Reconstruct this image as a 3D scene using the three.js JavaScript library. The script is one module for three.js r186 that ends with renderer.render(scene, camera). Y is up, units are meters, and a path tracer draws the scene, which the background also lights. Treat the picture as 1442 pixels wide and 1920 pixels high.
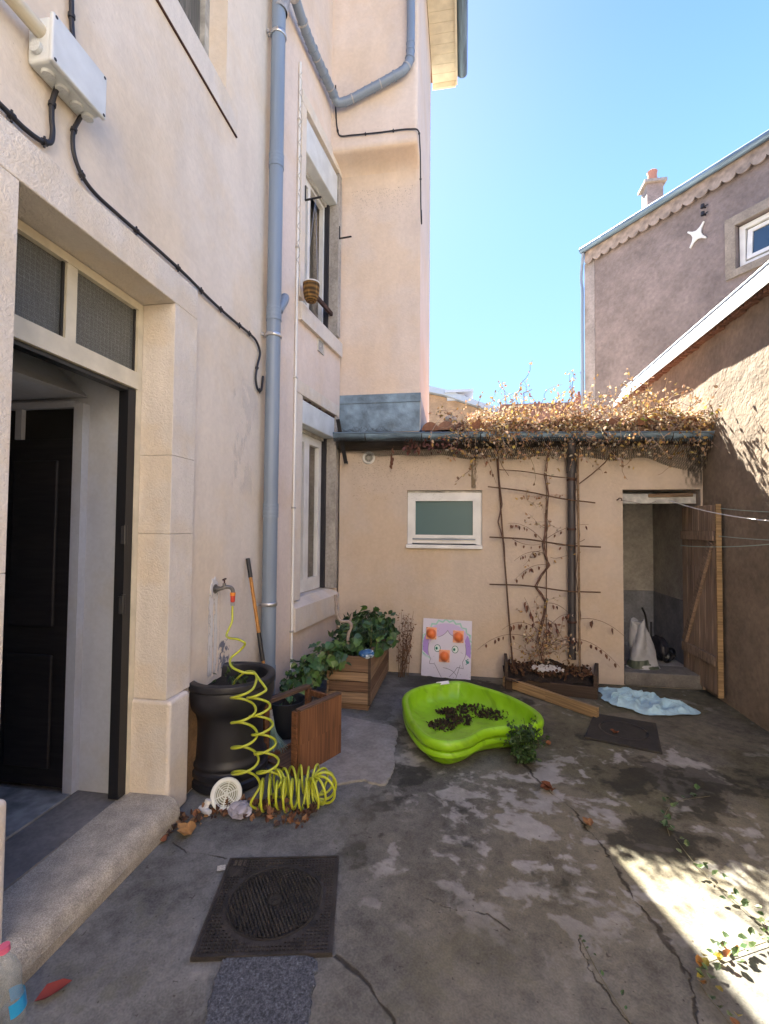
import * as THREE from 'three';
import { RoundedBoxGeometry } from 'three/addons/geometries/RoundedBoxGeometry.js';
import { mergeGeometries } from 'three/addons/utils/BufferGeometryUtils.js';

// ------------------------------------------------------------------ camera, sky, sun, exposure
const scene = new THREE.Scene();
const R = (d) => d * Math.PI / 180;
const camera = new THREE.PerspectiveCamera(94.98, 769 / 1024, 0.05, 800);
camera.position.set(0, 1.55, 0);
camera.rotation.order = 'YXZ';
camera.rotation.set(R(1.9), R(9.5), R(0.5));
const EXPOSURE = 10;
const SUN = new THREE.Vector3(-0.288, 1.10, -1).normalize();
const sun = new THREE.DirectionalLight(new THREE.Color().setRGB(1, 0.95, 0.83), 4.7);
sun.position.copy(SUN).multiplyScalar(40);
sun.castShadow = true;
sun.shadow.mapSize.set(2048, 2048);
Object.assign(sun.shadow.camera, { left: -14, right: 14, top: 14, bottom: -14, near: 1, far: 90 });
scene.add(sun, sun.target);
{
  const w = 512, h = 256, d = new Float32Array(w * h * 4), dir = new THREE.Vector3();
  const key = [[0, .74, 1.12, 1.8], [.12, .67, 1.08, 1.8], [.35, .52, .97, 1.75], [.55, .38, .79, 1.65], [.72, .25, .58, 1.5], [.9, .17, .46, 1.35], [1, .15, .42, 1.25]];
  for (let y = 0; y < h; y++) for (let x = 0; x < w; x++) {
    const el = ((y + .5) / h - .5) * Math.PI, az = ((x + .5) / w - .5) * 2 * Math.PI;
    dir.set(Math.cos(el) * Math.cos(az), Math.sin(el), Math.cos(el) * Math.sin(az));
    const s = Math.max(0, dir.y);
    let k = 0; while (k < key.length - 2 && s > key[k + 1][0]) k++;
    const a = key[k], b = key[k + 1], t = Math.min(1, (s - a[0]) / (b[0] - a[0]));
    const c = [1, 2, 3].map((i) => a[i] + (b[i] - a[i]) * t);
    const g = Math.max(0, dir.dot(SUN)), halo = .5 * Math.pow(g, 20) + .12 * Math.pow(g, 3);
    const o = (y * w + x) * 4, up = dir.y < 0 ? Math.max(.25, 1 + dir.y * 4) : 1;
    d[o] = (c[0] + halo * .62) * up / EXPOSURE; d[o + 1] = (c[1] + halo * .5) * up / EXPOSURE; d[o + 2] = (c[2] + halo * .36) * up / EXPOSURE; d[o + 3] = 1;
  }
  const sky = new THREE.DataTexture(d, w, h, THREE.RGBAFormat, THREE.FloatType);
  sky.mapping = THREE.EquirectangularReflectionMapping; sky.magFilter = sky.minFilter = THREE.LinearFilter; sky.needsUpdate = true;
  scene.background = sky; scene.environment = sky;
}
const renderer = new THREE.WebGLRenderer({ antialias: true });
renderer.toneMapping = THREE.LinearToneMapping;
renderer.toneMappingExposure = EXPOSURE;
renderer.shadowMap.enabled = true;

// ------------------------------------------------------------------ helpers
let seed = 7;
const rnd = () => { seed = (seed + 0x6d2b79f5) | 0; let t = Math.imul(seed ^ (seed >>> 15), 1 | seed); t = (t + Math.imul(t ^ (t >>> 7), 61 | t)) ^ t; return ((t ^ (t >>> 14)) >>> 0) / 4294967296; };
const rr = (a, b) => a + (b - a) * rnd();
const V = (x, y, z) => new THREE.Vector3(x, y, z);
const clamp = (x, a = 0, b = 1) => Math.min(b, Math.max(a, x));
const sst = (a, b, x) => { const t = clamp((x - a) / (b - a)); return t * t * (3 - 2 * t); };
const mix = (a, b, t) => a + (b - a) * t;
function hash(x, y, s) { let h = Math.imul(x, 374761393) ^ Math.imul(y, 668265263) ^ Math.imul(s, 1274126177); h = Math.imul(h ^ (h >>> 13), 1103515245); return ((h ^ (h >>> 16)) >>> 0) / 4294967296; }
function vn(x, y, p, s = 0) {           // periodic value noise, period p cells
  const xi = Math.floor(x), yi = Math.floor(y), fx = x - xi, fy = y - yi, u = fx * fx * (3 - 2 * fx), v = fy * fy * (3 - 2 * fy);
  const x0 = ((xi % p) + p) % p, y0 = ((yi % p) + p) % p, x1 = (x0 + 1) % p, y1 = (y0 + 1) % p;
  return mix(mix(hash(x0, y0, s), hash(x1, y0, s), u), mix(hash(x0, y1, s), hash(x1, y1, s), u), v);
}
function fbm(u, v, f, oct, s = 0) { let a = .5, t = 0, n = 0; for (let i = 0; i < oct; i++) { t += a * vn(u * f, v * f, f, s + i); n += a; a *= .55; f *= 2; } return t / n; }
function tex(n, f, srgb = true) {
  const d = new Uint8Array(n * n * 4);
  for (let y = 0; y < n; y++) for (let x = 0; x < n; x++) { const c = f((x + .5) / n, (y + .5) / n), o = (y * n + x) * 4; if (typeof c === 'number') d[o] = d[o + 1] = d[o + 2] = clamp(c) * 255; else { d[o] = clamp(c[0]) * 255; d[o + 1] = clamp(c[1]) * 255; d[o + 2] = clamp(c[2]) * 255; } d[o + 3] = 255; }
  const t = new THREE.DataTexture(d, n, n); t.wrapS = t.wrapT = THREE.RepeatWrapping; t.magFilter = THREE.LinearFilter; t.minFilter = THREE.LinearMipmapLinearFilter; t.generateMipmaps = true;
  if (srgb) t.colorSpace = THREE.SRGBColorSpace; t.needsUpdate = true; return t;
}
const tile = (t, sx, sy = sx) => { const c = t.clone(); c.repeat.set(1 / sx, 1 / sy); c.needsUpdate = true; return c; };
const col = (r, g, b) => new THREE.Color().setRGB(r, g, b);
const srgb = (r, g, b) => new THREE.Color().setRGB(r / 255, g / 255, b / 255, THREE.SRGBColorSpace);
function mat(c, o = {}) { const m = new THREE.MeshPhysicalMaterial({ color: c, roughness: .85, side: THREE.DoubleSide, ...o }); return m; }

function uvBox(g) {                     // uv in metres from the dominant axis of each face
  if (g.index) g = g.toNonIndexed();
  const p = g.attributes.position, n = new Float32Array(p.count * 2), a = V(), b = V(), c = V(), e = V();
  for (let i = 0; i < p.count; i += 3) {
    a.fromBufferAttribute(p, i); b.fromBufferAttribute(p, i + 1); c.fromBufferAttribute(p, i + 2);
    e.crossVectors(b.clone().sub(a), c.clone().sub(a));
    const ax = Math.abs(e.x), ay = Math.abs(e.y), az = Math.abs(e.z);
    [a, b, c].forEach((q, k) => { const o = (i + k) * 2; if (ax >= ay && ax >= az) { n[o] = q.z; n[o + 1] = q.y; } else if (ay >= az) { n[o] = q.x; n[o + 1] = q.z; } else { n[o] = q.x; n[o + 1] = q.y; } });
  }
  g.setAttribute('uv', new THREE.BufferAttribute(n, 2));
  return g;
}
function merge(list) {
  return mergeGeometries(list.map((g) => { g = g.index ? g.toNonIndexed() : g; for (const k of Object.keys(g.attributes)) if (!['position', 'normal', 'uv'].includes(k)) g.deleteAttribute(k); if (!g.attributes.normal) g.computeVertexNormals(); if (!g.attributes.uv) g.setAttribute('uv', new THREE.BufferAttribute(new Float32Array(g.attributes.position.count * 2), 2)); return g; }));
}
const box = (x0, x1, y0, y1, z0, z1) => uvBox(new THREE.BoxGeometry(Math.abs(x1 - x0), Math.abs(y1 - y0), Math.abs(z1 - z0)).translate((x0 + x1) / 2, (y0 + y1) / 2, (z0 + z1) / 2));
const rbox = (x0, x1, y0, y1, z0, z1, r = .01, seg = 2) => uvBox(new RoundedBoxGeometry(Math.abs(x1 - x0), Math.abs(y1 - y0), Math.abs(z1 - z0), seg, Math.min(r, Math.abs(x1 - x0) * .49, Math.abs(y1 - y0) * .49, Math.abs(z1 - z0) * .49)).translate((x0 + x1) / 2, (y0 + y1) / 2, (z0 + z1) / 2));
const tube = (pts, r, seg, rad = 8, closed = false) => new THREE.TubeGeometry(new THREE.CatmullRomCurve3(pts.map((p) => p.isVector3 ? p : V(...p)), closed, 'centripetal'), seg || pts.length * 6, r, rad, closed);
function rod(a, b, r, n = 10, r2 = r) { const A = a.isVector3 ? a : V(...a), B = b.isVector3 ? b : V(...b), d = B.clone().sub(A), g = new THREE.CylinderGeometry(r2, r, d.length(), n, 1); g.applyQuaternion(new THREE.Quaternion().setFromUnitVectors(V(0, 1, 0), d.normalize())); return g.translate((A.x + B.x) / 2, (A.y + B.y) / 2, (A.z + B.z) / 2); }
function plank(a, b, w, h, up = V(0, 1, 0), r = .004) { const A = V(...a), B = V(...b), d = B.clone().sub(A), L = d.length(), X = d.clone().normalize(), Z = new THREE.Vector3().crossVectors(X, up).normalize(), Y = new THREE.Vector3().crossVectors(Z, X); const g = uvBox(new RoundedBoxGeometry(L, h, w, 1, r)); return g.applyMatrix4(new THREE.Matrix4().makeBasis(X, Y, Z).setPosition(A.add(B).multiplyScalar(.5))); }
const used = new Map();
function numbered(n) { const k = used.get(n) ?? 0; used.set(n, k + 1); return k ? n + '_' + String(k).padStart(3, '0') : n; }
function part(name, g, m, parent) { const o = new THREE.Mesh(g, m); o.name = name; o.castShadow = o.receiveShadow = true; parent.add(o); return o; }
function thing(name, label, category, group, pos) { const o = new THREE.Group(); o.name = numbered(name); o.userData = { label, category }; if (group) o.userData.group = group; if (pos) o.position.set(...pos); scene.add(o); return o; }
function one(name, g, m, label, category, group) { const o = part(numbered(name), g, m, scene); o.userData = { label, category }; if (group) o.userData.group = group; return o; }
function struct(name, g, m, label) { const o = part(name, g, m, scene); o.userData = { kind: 'structure' }; if (label) o.userData.label = label; return o; }
const stuff = (o) => { o.userData.kind = 'stuff'; return o; };
// a flat wall with holes: local (s, y) drawn in the plane through o along U, thickness t behind its face
function wallGeo(o, U, outline, holes, t) {
  const sh = new THREE.Shape(outline.map(([a, b]) => new THREE.Vector2(a, b)));
  for (const h of holes) sh.holes.push(new THREE.Path(h.map(([a, b]) => new THREE.Vector2(a, b))));
  const g = uvBox(new THREE.ExtrudeGeometry(sh, { depth: t, bevelEnabled: false }).translate(0, 0, -t)), N = new THREE.Vector3().crossVectors(U, V(0, 1, 0));
  return g.applyMatrix4(new THREE.Matrix4().makeBasis(U, V(0, 1, 0), N).setPosition(o));
}
const rect = (a, b, c, d) => [[a, c], [b, c], [b, d], [a, d]];
// soup of coloured triangles: leaves, stems, litter
class Soup {
  constructor() { this.p = []; this.c = []; }
  tri(a, b, c, k) { for (const q of [a, b, c]) { this.p.push(q.x, q.y, q.z); this.c.push(k.r, k.g, k.b); } }
  leaf(at, size, k, curl = .3, long = 1.3) {      // folded, pointed leaf, random attitude
    const q = new THREE.Quaternion().setFromEuler(new THREE.Euler(rr(0, 6.3), rr(0, 6.3), rr(0, 6.3)));
    this.leafQ(at, size, k, curl, long, q);
  }
  leafQ(at, size, k, curl, long, q) {
    const P = (x, y, z) => V(x * size, y * size, z * size).applyQuaternion(q).add(at);
    const a = P(0, 0, 0), m1 = P(0, .45 * long, -curl * .15), tip = P(0, long, curl * .5), l1 = P(-.42, .3 * long, curl * .55), r1 = P(.42, .3 * long, curl * .55), l2 = P(-.3, .75 * long, curl * .6), r2 = P(.3, .7 * long, curl * .6);
    const k2 = k.clone().multiplyScalar(.86);
    this.tri(a, l1, m1, k); this.tri(l1, l2, m1, k); this.tri(l2, tip, m1, k); this.tri(a, m1, r1, k2); this.tri(r1, m1, r2, k2); this.tri(r2, m1, tip, k2);
  }
  stem(pts, r, k, r2 = r * .6) {
    for (let i = 0; i + 1 < pts.length; i++) {
      const a = pts[i], b = pts[i + 1], d = b.clone().sub(a).normalize(), s = Math.abs(d.y) > .9 ? V(1, 0, 0) : V(0, 1, 0), x = new THREE.Vector3().crossVectors(d, s).normalize(), y = new THREE.Vector3().crossVectors(d, x);
      const ra = mix(r, r2, i / (pts.length - 1)), rb = mix(r, r2, (i + 1) / (pts.length - 1)), A = [], B = [];
      for (let j = 0; j < 4; j++) { const c = Math.cos(j * 1.571), e = Math.sin(j * 1.571); A.push(a.clone().addScaledVector(x, c * ra).addScaledVector(y, e * ra)); B.push(b.clone().addScaledVector(x, c * rb).addScaledVector(y, e * rb)); }
      for (let j = 0; j < 4; j++) { const n = (j + 1) % 4; this.tri(A[j], A[n], B[n], k); this.tri(A[j], B[n], B[j], k); }
    }
  }
  geo() { const g = new THREE.BufferGeometry(); g.setAttribute('position', new THREE.Float32BufferAttribute(this.p, 3)); g.setAttribute('color', new THREE.Float32BufferAttribute(this.c, 3)); g.computeVertexNormals(); return g; }
}
const jit = (k, a = .25) => { const f = rr(1 - a, 1 + a); return col(k[0] * f * rr(.92, 1.08), k[1] * f * rr(.92, 1.08), k[2] * f * rr(.9, 1.1)); };

// ------------------------------------------------------------------ textures and materials
const tStucco = tex(1024, (u, v) => { const a = fbm(u, v, 5, 6, 1), b = fbm(u, v, 130, 3, 9), st = fbm(u * 1, v * .25, 24, 4, 20); const spot = vn(u * 230, v * 230, 230, 31) > .988 ? .22 : 0; const k = .90 + .07 * (a - .5) + .05 * (b - .5) + .06 * (st - .5) - spot * sst(.45, .6, a); const w = sst(.45, .75, fbm(u, v, 7, 5, 40)) * .05; return [k + .02, k - w * .35, k - w]; });
const tStuccoB = tex(1024, (u, v) => .5 + .5 * (fbm(u, v, 110, 4, 3) - .5) + .12 * (fbm(u, v, 14, 4, 5) - .5), false);
const tRough = tex(1024, (u, v) => { const a = fbm(u, v, 6, 6, 60), b = fbm(u, v, 50, 4, 61); const k = .80 + .3 * (a - .5) + .18 * (b - .5); return [k, k * .985, k * .965]; });
const tRoughB = tex(1024, (u, v) => { const w = fbm(u, v, 4, 3, 70) * .22; const r = 1 - Math.abs(2 * fbm(u + w, v + w, 13, 4, 71) - 1); return .3 * r + .35 * fbm(u, v, 24, 4, 72) + .35 * fbm(u, v, 80, 4, 73); }, false);
const tGrain = tex(512, (u, v) => .5 + .9 * (fbm(u, v, 48, 4, 80) - .5), false);
const tClean = tex(512, (u, v) => { const k = .93 + .16 * (fbm(u, v, 6, 5, 86) - .5) - (vn(u * 120, v * 120, 120, 87) > .985 ? .18 : 0); return [k, k, k * .985]; });
const tGrime = tex(512, (u, v) => { const k = .8 + .5 * (fbm(u, v, 6, 6, 85) - .5); return [k, k, k]; });
const tWood = tex(512, (u, v) => { const w = fbm(u, v, 4, 3, 90), g = fbm(u * 1, v * 1, 4, 2, 91), s = vn((u * 1.0 + g * .05) * 6, (v + w * .05) * 60, 60, 92) * .6 + vn(u * 10, v * 150, 150, 93) * .4; const k = .80 + .34 * (s - .5) + .25 * (g - .5); return [k, k * .97, k * .92]; });
const tGranite = tex(512, (u, v) => { const a = fbm(u, v, 120, 2, 100), b = fbm(u, v, 6, 5, 101), k = .80 + .36 * (a - .5) + .22 * (b - .5); return [k, k * .99, k * .96]; });

const stucco = (c, o = {}) => mat(c, { map: tile(tStucco, 3.1), bumpMap: tile(tStuccoB, 1.6), bumpScale: .004, roughness: .95, ...o });
const M = {};
M.wallA = stucco(col(.84, .78, .66));
M.wallB = stucco(col(.84, .75, .655));
M.bay = stucco(col(.83, .735, .625));
M.shed = stucco(col(.67, .58, .465));
M.stone = mat(col(.82, .785, .69), { map: tile(tStucco, 1.3), bumpMap: tile(tGrain, .35), bumpScale: .004, roughness: .93 });
M.stoneGrey = mat(col(.60, .57, .53), { map: tile(tRough, .9), bumpMap: tile(tGrain, .3), bumpScale: .004, roughness: .93 });
M.granite = mat(col(.66, .61, .53), { map: tile(tGranite, .3), bumpMap: tile(tGrain, .25), bumpScale: .004, roughness: .82 });
M.rightWall = mat(col(.40, .315, .235), { map: tile(tRough, 1.7), bumpMap: tile(tRoughB, 1.3), bumpScale: .009, roughness: .97 });
M.farWall = mat(col(.34, .285, .28), { map: tile(tRough, 2.6), bumpMap: tile(tRoughB, 1.6), bumpScale: .02, roughness: .97 });
M.white = mat(col(.84, .83, .82), { map: tile(tClean, .9), roughness: .5 });
M.whiteOld = mat(col(.66, .64, .58), { map: tile(tGrime, .5), roughness: .6 });
M.cream = mat(col(.74, .67, .53), { map: tile(tClean, .5), roughness: .55 });
M.hallWall = mat(col(.60, .67, .76), { map: tile(tStucco, 2), roughness: .9 });
M.black = mat(col(.012, .012, .014), { roughness: .45 });
M.cable = mat(col(.018, .017, .022), { roughness: .55 });
M.dark = mat(col(.02, .018, .016), { roughness: .8 });
M.doorDark = mat(col(.03, .026, .028), { map: tile(tWood, .8), roughness: .6 });
M.room = mat(col(.42, .41, .40), { roughness: .9 });
M.pipe = mat(col(.23, .29, .385), { map: tile(tClean, .8), roughness: .42 });
M.pipeDark = mat(col(.085, .072, .072), { map: tile(tGrime, .5), roughness: .5 });
M.zinc = mat(col(.26, .38, .50), { map: tile(tGrime, .6), roughness: .5, metalness: .35, bumpMap: tile(tGrain, 1), bumpScale: .004 });  // blue tint in the base colour stands in for reflected sky
M.zincLight = mat(col(.62, .62, .63), { map: tile(tGrime, .9), roughness: .55, metalness: .1 });
M.steel = mat(col(.55, .55, .56), { roughness: .35, metalness: .85 });
M.box = mat(col(.72, .76, .80), { map: tile(tClean, .6), roughness: .45 });
M.boxSide = mat(col(.50, .50, .48), { map: tile(tGrime, .2), roughness: .6 });
M.iron = mat(col(.08, .07, .063), { map: tile(tGrime, .25), bumpMap: tile(tGrain, .12), bumpScale: .002, roughness: .5, metalness: .3 });
M.rust = mat(col(.11, .05, .035), { map: tile(tGrime, .3), roughness: .8 });
M.glass = mat(col(1, 1, 1), { transmission: 1, roughness: .02, thickness: 0, ior: 1.5 });
M.wiredGlass = mat(col(.30, .30, .25), { transmission: .7, roughness: .35, thickness: 0, bumpMap: tile(tGrain, .12), bumpScale: .003 });
M.frosted = mat(col(.055, .135, .14), { transmission: .15, roughness: .4, thickness: 0 });
M.curtain = mat(col(.10, .105, .11), { roughness: .95 });
const wood = (c, o = {}) => mat(c, { map: tile(tWood, 1.2, .45), bumpMap: tile(tWood, 1.2, .45), bumpScale: .0025, roughness: .85, ...o });
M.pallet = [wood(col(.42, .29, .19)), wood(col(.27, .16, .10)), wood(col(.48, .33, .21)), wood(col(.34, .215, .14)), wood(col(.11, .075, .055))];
M.plank = wood(col(.56, .39, .21));
M.hutch = wood(col(.30, .135, .06)); for (const k of ['map', 'bumpMap']) { M.hutch[k] = M.hutch[k].clone(); M.hutch[k].rotation = Math.PI / 2; }
M.hutchTop = wood(col(.22, .135, .09));
M.shedDoor = [wood(col(.56, .42, .33)), wood(col(.52, .385, .30)), wood(col(.60, .45, .35))];
M.shutter = [wood(col(.24, .235, .215)), wood(col(.28, .27, .245))];
for (const m of [...M.shedDoor, ...M.shutter]) for (const k of ['map', 'bumpMap']) { m[k] = m[k].clone(); m[k].rotation = Math.PI / 2; }
M.stick = wood(col(.20, .12, .075));
M.cane = wood(col(.36, .25, .16));
const leafMat = (o = {}) => mat(col(1, 1, 1), { vertexColors: true, roughness: .7, ...o });
M.dryLeaf = leafMat({ transmission: .25, thickness: 0, roughness: .9 });
M.greenLeaf = leafMat({ transmission: .2, thickness: 0, roughness: .5 });
M.stem = leafMat({ roughness: .95 });

// ------------------------------------------------------------------ ground
// courtyard concrete, 4 m x 4 m of stains, moss, lime and cracks from the back wall forward; mirrored beyond
const cracks = [
  [[.22, -3.62], [.30, -3.45], [.404, -3.207], [.50, -2.98], [.56, -2.86], [.636, -2.734], [.66, -2.60], [.704, -2.414], [.715, -2.28], [.734, -2.162], [.765, -1.98], [.768, -1.857], [.745, -1.72], [.73, -1.60], [.74, -1.3]],
  [[-.442, -1.691], [-.38, -1.655], [-.312, -1.608], [-.27, -1.56], [-.207, -1.513], [-.15, -1.40], [-.10, -1.2]],
  [[-1.40, -2.16], [-1.28, -2.10], [-1.18, -2.11], [-1.06, -2.10]],
  [[-.15, -2.02], [-.02, -1.98], [.10, -1.99], [.18, -1.93]],
  [[.44, -1.95], [.47, -1.78], [.53, -1.60], [.55, -1.4]],
];
const distSeg = (x, y, a, b) => { const dx = b[0] - a[0], dy = b[1] - a[1], t = clamp(((x - a[0]) * dx + (y - a[1]) * dy) / (dx * dx + dy * dy)); return Math.hypot(x - a[0] - dx * t, y - a[1] - dy * t); };
const GN = 1536;
const gHeight = new Float32Array(GN * GN);
const tGround = tex(GN, (u, v) => {
  const x = -1.6 + 4 * u, z = -5.1 + 4 * v, wx = (fbm(u, v, 10, 4, 200) - .5) * .5, wz = (fbm(u, v, 10, 4, 210) - .5) * .5, X = x + wx, Z = z + wz;
  const big = fbm(u, v, 5, 5, 220), mid = fbm(u, v, 16, 5, 230), fine = fbm(u, v, 90, 4, 240), grit = vn(u * 900, v * 900, 900, 250);
  // plain grey concrete on the left and near, brown moss film to the right and back
  const brown = clamp(sst(-.9, .6, X + .15 * Z + .55) * .95 * (.45 + .55 * sst(-1.45, -2.3, z + .25 * x)) + (big - .5) * 1.2);
  let r = mix(.345, .31, brown), g = mix(.345, .272, brown), b = mix(.325, .185, brown);
  let k = .86 + .5 * (big - .5) + .75 * (mid - .5) + .7 * (fine - .5) + .36 * (grit - .5);
  // dark algae blotches, ragged
  const G = (cx, cz, sx, sz) => Math.exp(-((x - cx) ** 2 / sx + (z - cz) ** 2 / sz));
  const dk = Math.max(G(-.10, -2.70, .10, .035), .95 * G(-.30, -3.00, .10, .03), .8 * G(1.35, -3.22, .25, .05), .75 * G(1.30, -2.60, .16, .02), .85 * G(-.2, -4.8, .7, .10), .28 * G(-.05, -1.75, .25, .05), .7 * G(-.62, -3.95, .08, .08), .7 * G(.75, -3.7, .1, .05), .8 * G(.02, -2.42, .03, .012), .5 * G(.35, -2.2, .05, .03), .6 * G(.78, -1.5, .02, .02));
  const zone = .3 + .7 * sst(-.85, -.25, X) * sst(-1.75, -2.35, z); const dn = fbm(u + wx * .05, v + wz * .05, 11, 6, 320), dark = sst(.50, .60, dn * .8 + .30 * dk - .02 + .22 * (fine - .5));
  k *= 1 - .74 * dark * zone; b *= 1 - .1 * dark;
  const moss = sst(.47, .60, fbm(u, v, 8, 6, 300) + .10 * sst(.3, 1.4, X) - .06) * sst(-.1, .8, X) * sst(-1.5, -2.3, z);
  r = mix(r, .215, moss * .7); g = mix(g, .195, moss * .7); b = mix(b, .10, moss * .7);
  // pale lime and lichen, in flakes with their own edges
  const pz = Math.max(G(.12, -2.78, .22, .10), .9 * G(-.36, -3.25, .08, .12), .8 * G(.05, -3.0, .3, .1), .6 * G(.3, -2.3, .3, .15), .8 * G(1.30, -3.40, .22, .05), .85 * G(.30, -2.55, .10, .05), .8 * G(.62, -3.0, .08, .08), .7 * G(.45, -2.05, .10, .08), .62 * G(.25, -1.8, .02, .02), .5 * G(1.2, -2.9, .3, .05), .75 * G(-.38, -2.05, .01, .06));
  const pn = fbm(u + wx * .10, v + wz * .10, 17, 6, 260) * .45 + fbm(u + wx * .16, v + wz * .05, 42, 5, 262) * .55;
  const pale = zone * clamp(sst(.49, .585, pn * 1.0 + .21 * pz - .105 + .14 * (fine - .5)) * (1 - .85 * dark) * (.35 + .65 * sst(.1, .6, pz + .5 * mid)));
  r = mix(r * k, .60 * (.7 + .6 * fine), pale * .92); g = mix(g * k, .57 * (.7 + .6 * fine), pale * .92); b = mix(b * k, .51 * (.7 + .6 * fine), pale * .92);
  if (vn(u * 260, v * 260, 260, 270) > .965) { r *= .45; g *= .42; b *= .4; }
  let h = .5 + .35 * (mid - .5) + .3 * (fine - .5) + .12 * (grit - .5) + .1 * pale;
  let cr = 1;
  for (let i = 0; i < cracks.length; i++) { const c = cracks[i], w = (i === 0 ? .0062 : i === 1 ? .0052 : .0022) * clamp(3.2 * fbm(u, v, 30, 3, 280) - .95, .12, 1.5); for (let j = 0; j + 1 < c.length; j++) { const d = distSeg(x + (fine - .5) * .05 + (mid - .5) * .07, z + (fine - .5) * .04 + wz * .04, c[j], c[j + 1]); if (d < w * 1.8) cr = Math.min(cr, sst(w * .6, w * 1.8, d)); } }
  r *= mix(.28, 1, cr); g *= mix(.25, 1, cr); b *= mix(.22, 1, cr); h -= (1 - cr) * .5;
  gHeight[Math.min(GN - 1, Math.floor(v * GN)) * GN + Math.min(GN - 1, Math.floor(u * GN))] = h;
  return [Math.pow(Math.max(0, r), 1 / 2.2), Math.pow(Math.max(0, g), 1 / 2.2), Math.pow(Math.max(0, b), 1 / 2.2)];
});
const tGroundB = tex(GN, (u, v) => gHeight[Math.floor(v * GN) * GN + Math.floor(u * GN)], false);
for (const t of [tGround, tGroundB]) t.wrapS = t.wrapT = THREE.MirroredRepeatWrapping;
{
  const g = new THREE.PlaneGeometry(4.1, 11.2, 120, 320).rotateX(-Math.PI / 2).translate(.36, 0, .4), p = g.attributes.position, uv = g.attributes.uv;
  for (let i = 0; i < p.count; i++) { const x = p.getX(i), z = p.getZ(i); p.setY(i, (fbm(x / 8 + .5, z / 8 + .5, 8, 3, 400) - .5) * .012); uv.setXY(i, (x + 1.6) / 4, (z + 5.1) / 4); }
  g.computeVertexNormals();
  struct('courtyard_ground', g, mat(col(.52, .52, .52), { map: tGround, bumpMap: tGroundB, bumpScale: .012, roughness: .92 }));
  struct('ground', new THREE.PlaneGeometry(500, 500).rotateX(-Math.PI / 2).translate(0, -.06, 0), mat(col(.16, .15, .13), { roughness: .95 }));
  const blob = (pts, h, n = 10) => { const c = new THREE.CatmullRomCurve3(pts.map(([x, z]) => V(x, 0, z)), true, 'catmullrom', .3).getPoints(pts.length * n); const s = new THREE.Shape(c.map((q) => new THREE.Vector2(q.x + rr(-.008, .008), -q.z + rr(-.008, .008)))); return uvBox(new THREE.ExtrudeGeometry(s, { depth: h, bevelEnabled: true, bevelSize: .006, bevelThickness: .003, bevelSegments: 1 }).rotateX(-Math.PI / 2)); };
  struct('mortar_patch', blob([[-1.02, -3.75], [-.72, -3.70], [-.50, -3.62], [-.47, -3.3], [-.44, -3.0], [-.47, -2.83], [-.60, -2.86], [-.75, -2.80], [-.98, -2.95]], .012), mat(col(.42, .41, .39), { map: tile(tRough, .8), bumpMap: tile(tGrain, .4), bumpScale: .006, roughness: .95 }));
  const tGravel = tex(512, (u, v) => { const a = vn(u * 60, v * 60, 60, 310), b = vn(u * 130, v * 130, 130, 311), k = .58 + .5 * (a * .5 + b * .5 - .5) + (vn(u * 40, v * 40, 40, 312) > .95 ? .22 : 0); return [k, k * 1.0, k * 1.02]; });
  struct('asphalt_strip', blob([[-.83, -1.60], [-.68, -1.64], [-.52, -1.665], [-.49, -1.5], [-.44, -1.2], [-.42, -.9], [-.7, -.9], [-.76, -1.3]], .008), mat(col(.26, .285, .32), { map: tile(tGravel, .4), bumpMap: tile(tGravel, .4), bumpScale: .005, roughness: .9 }));
}

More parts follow.
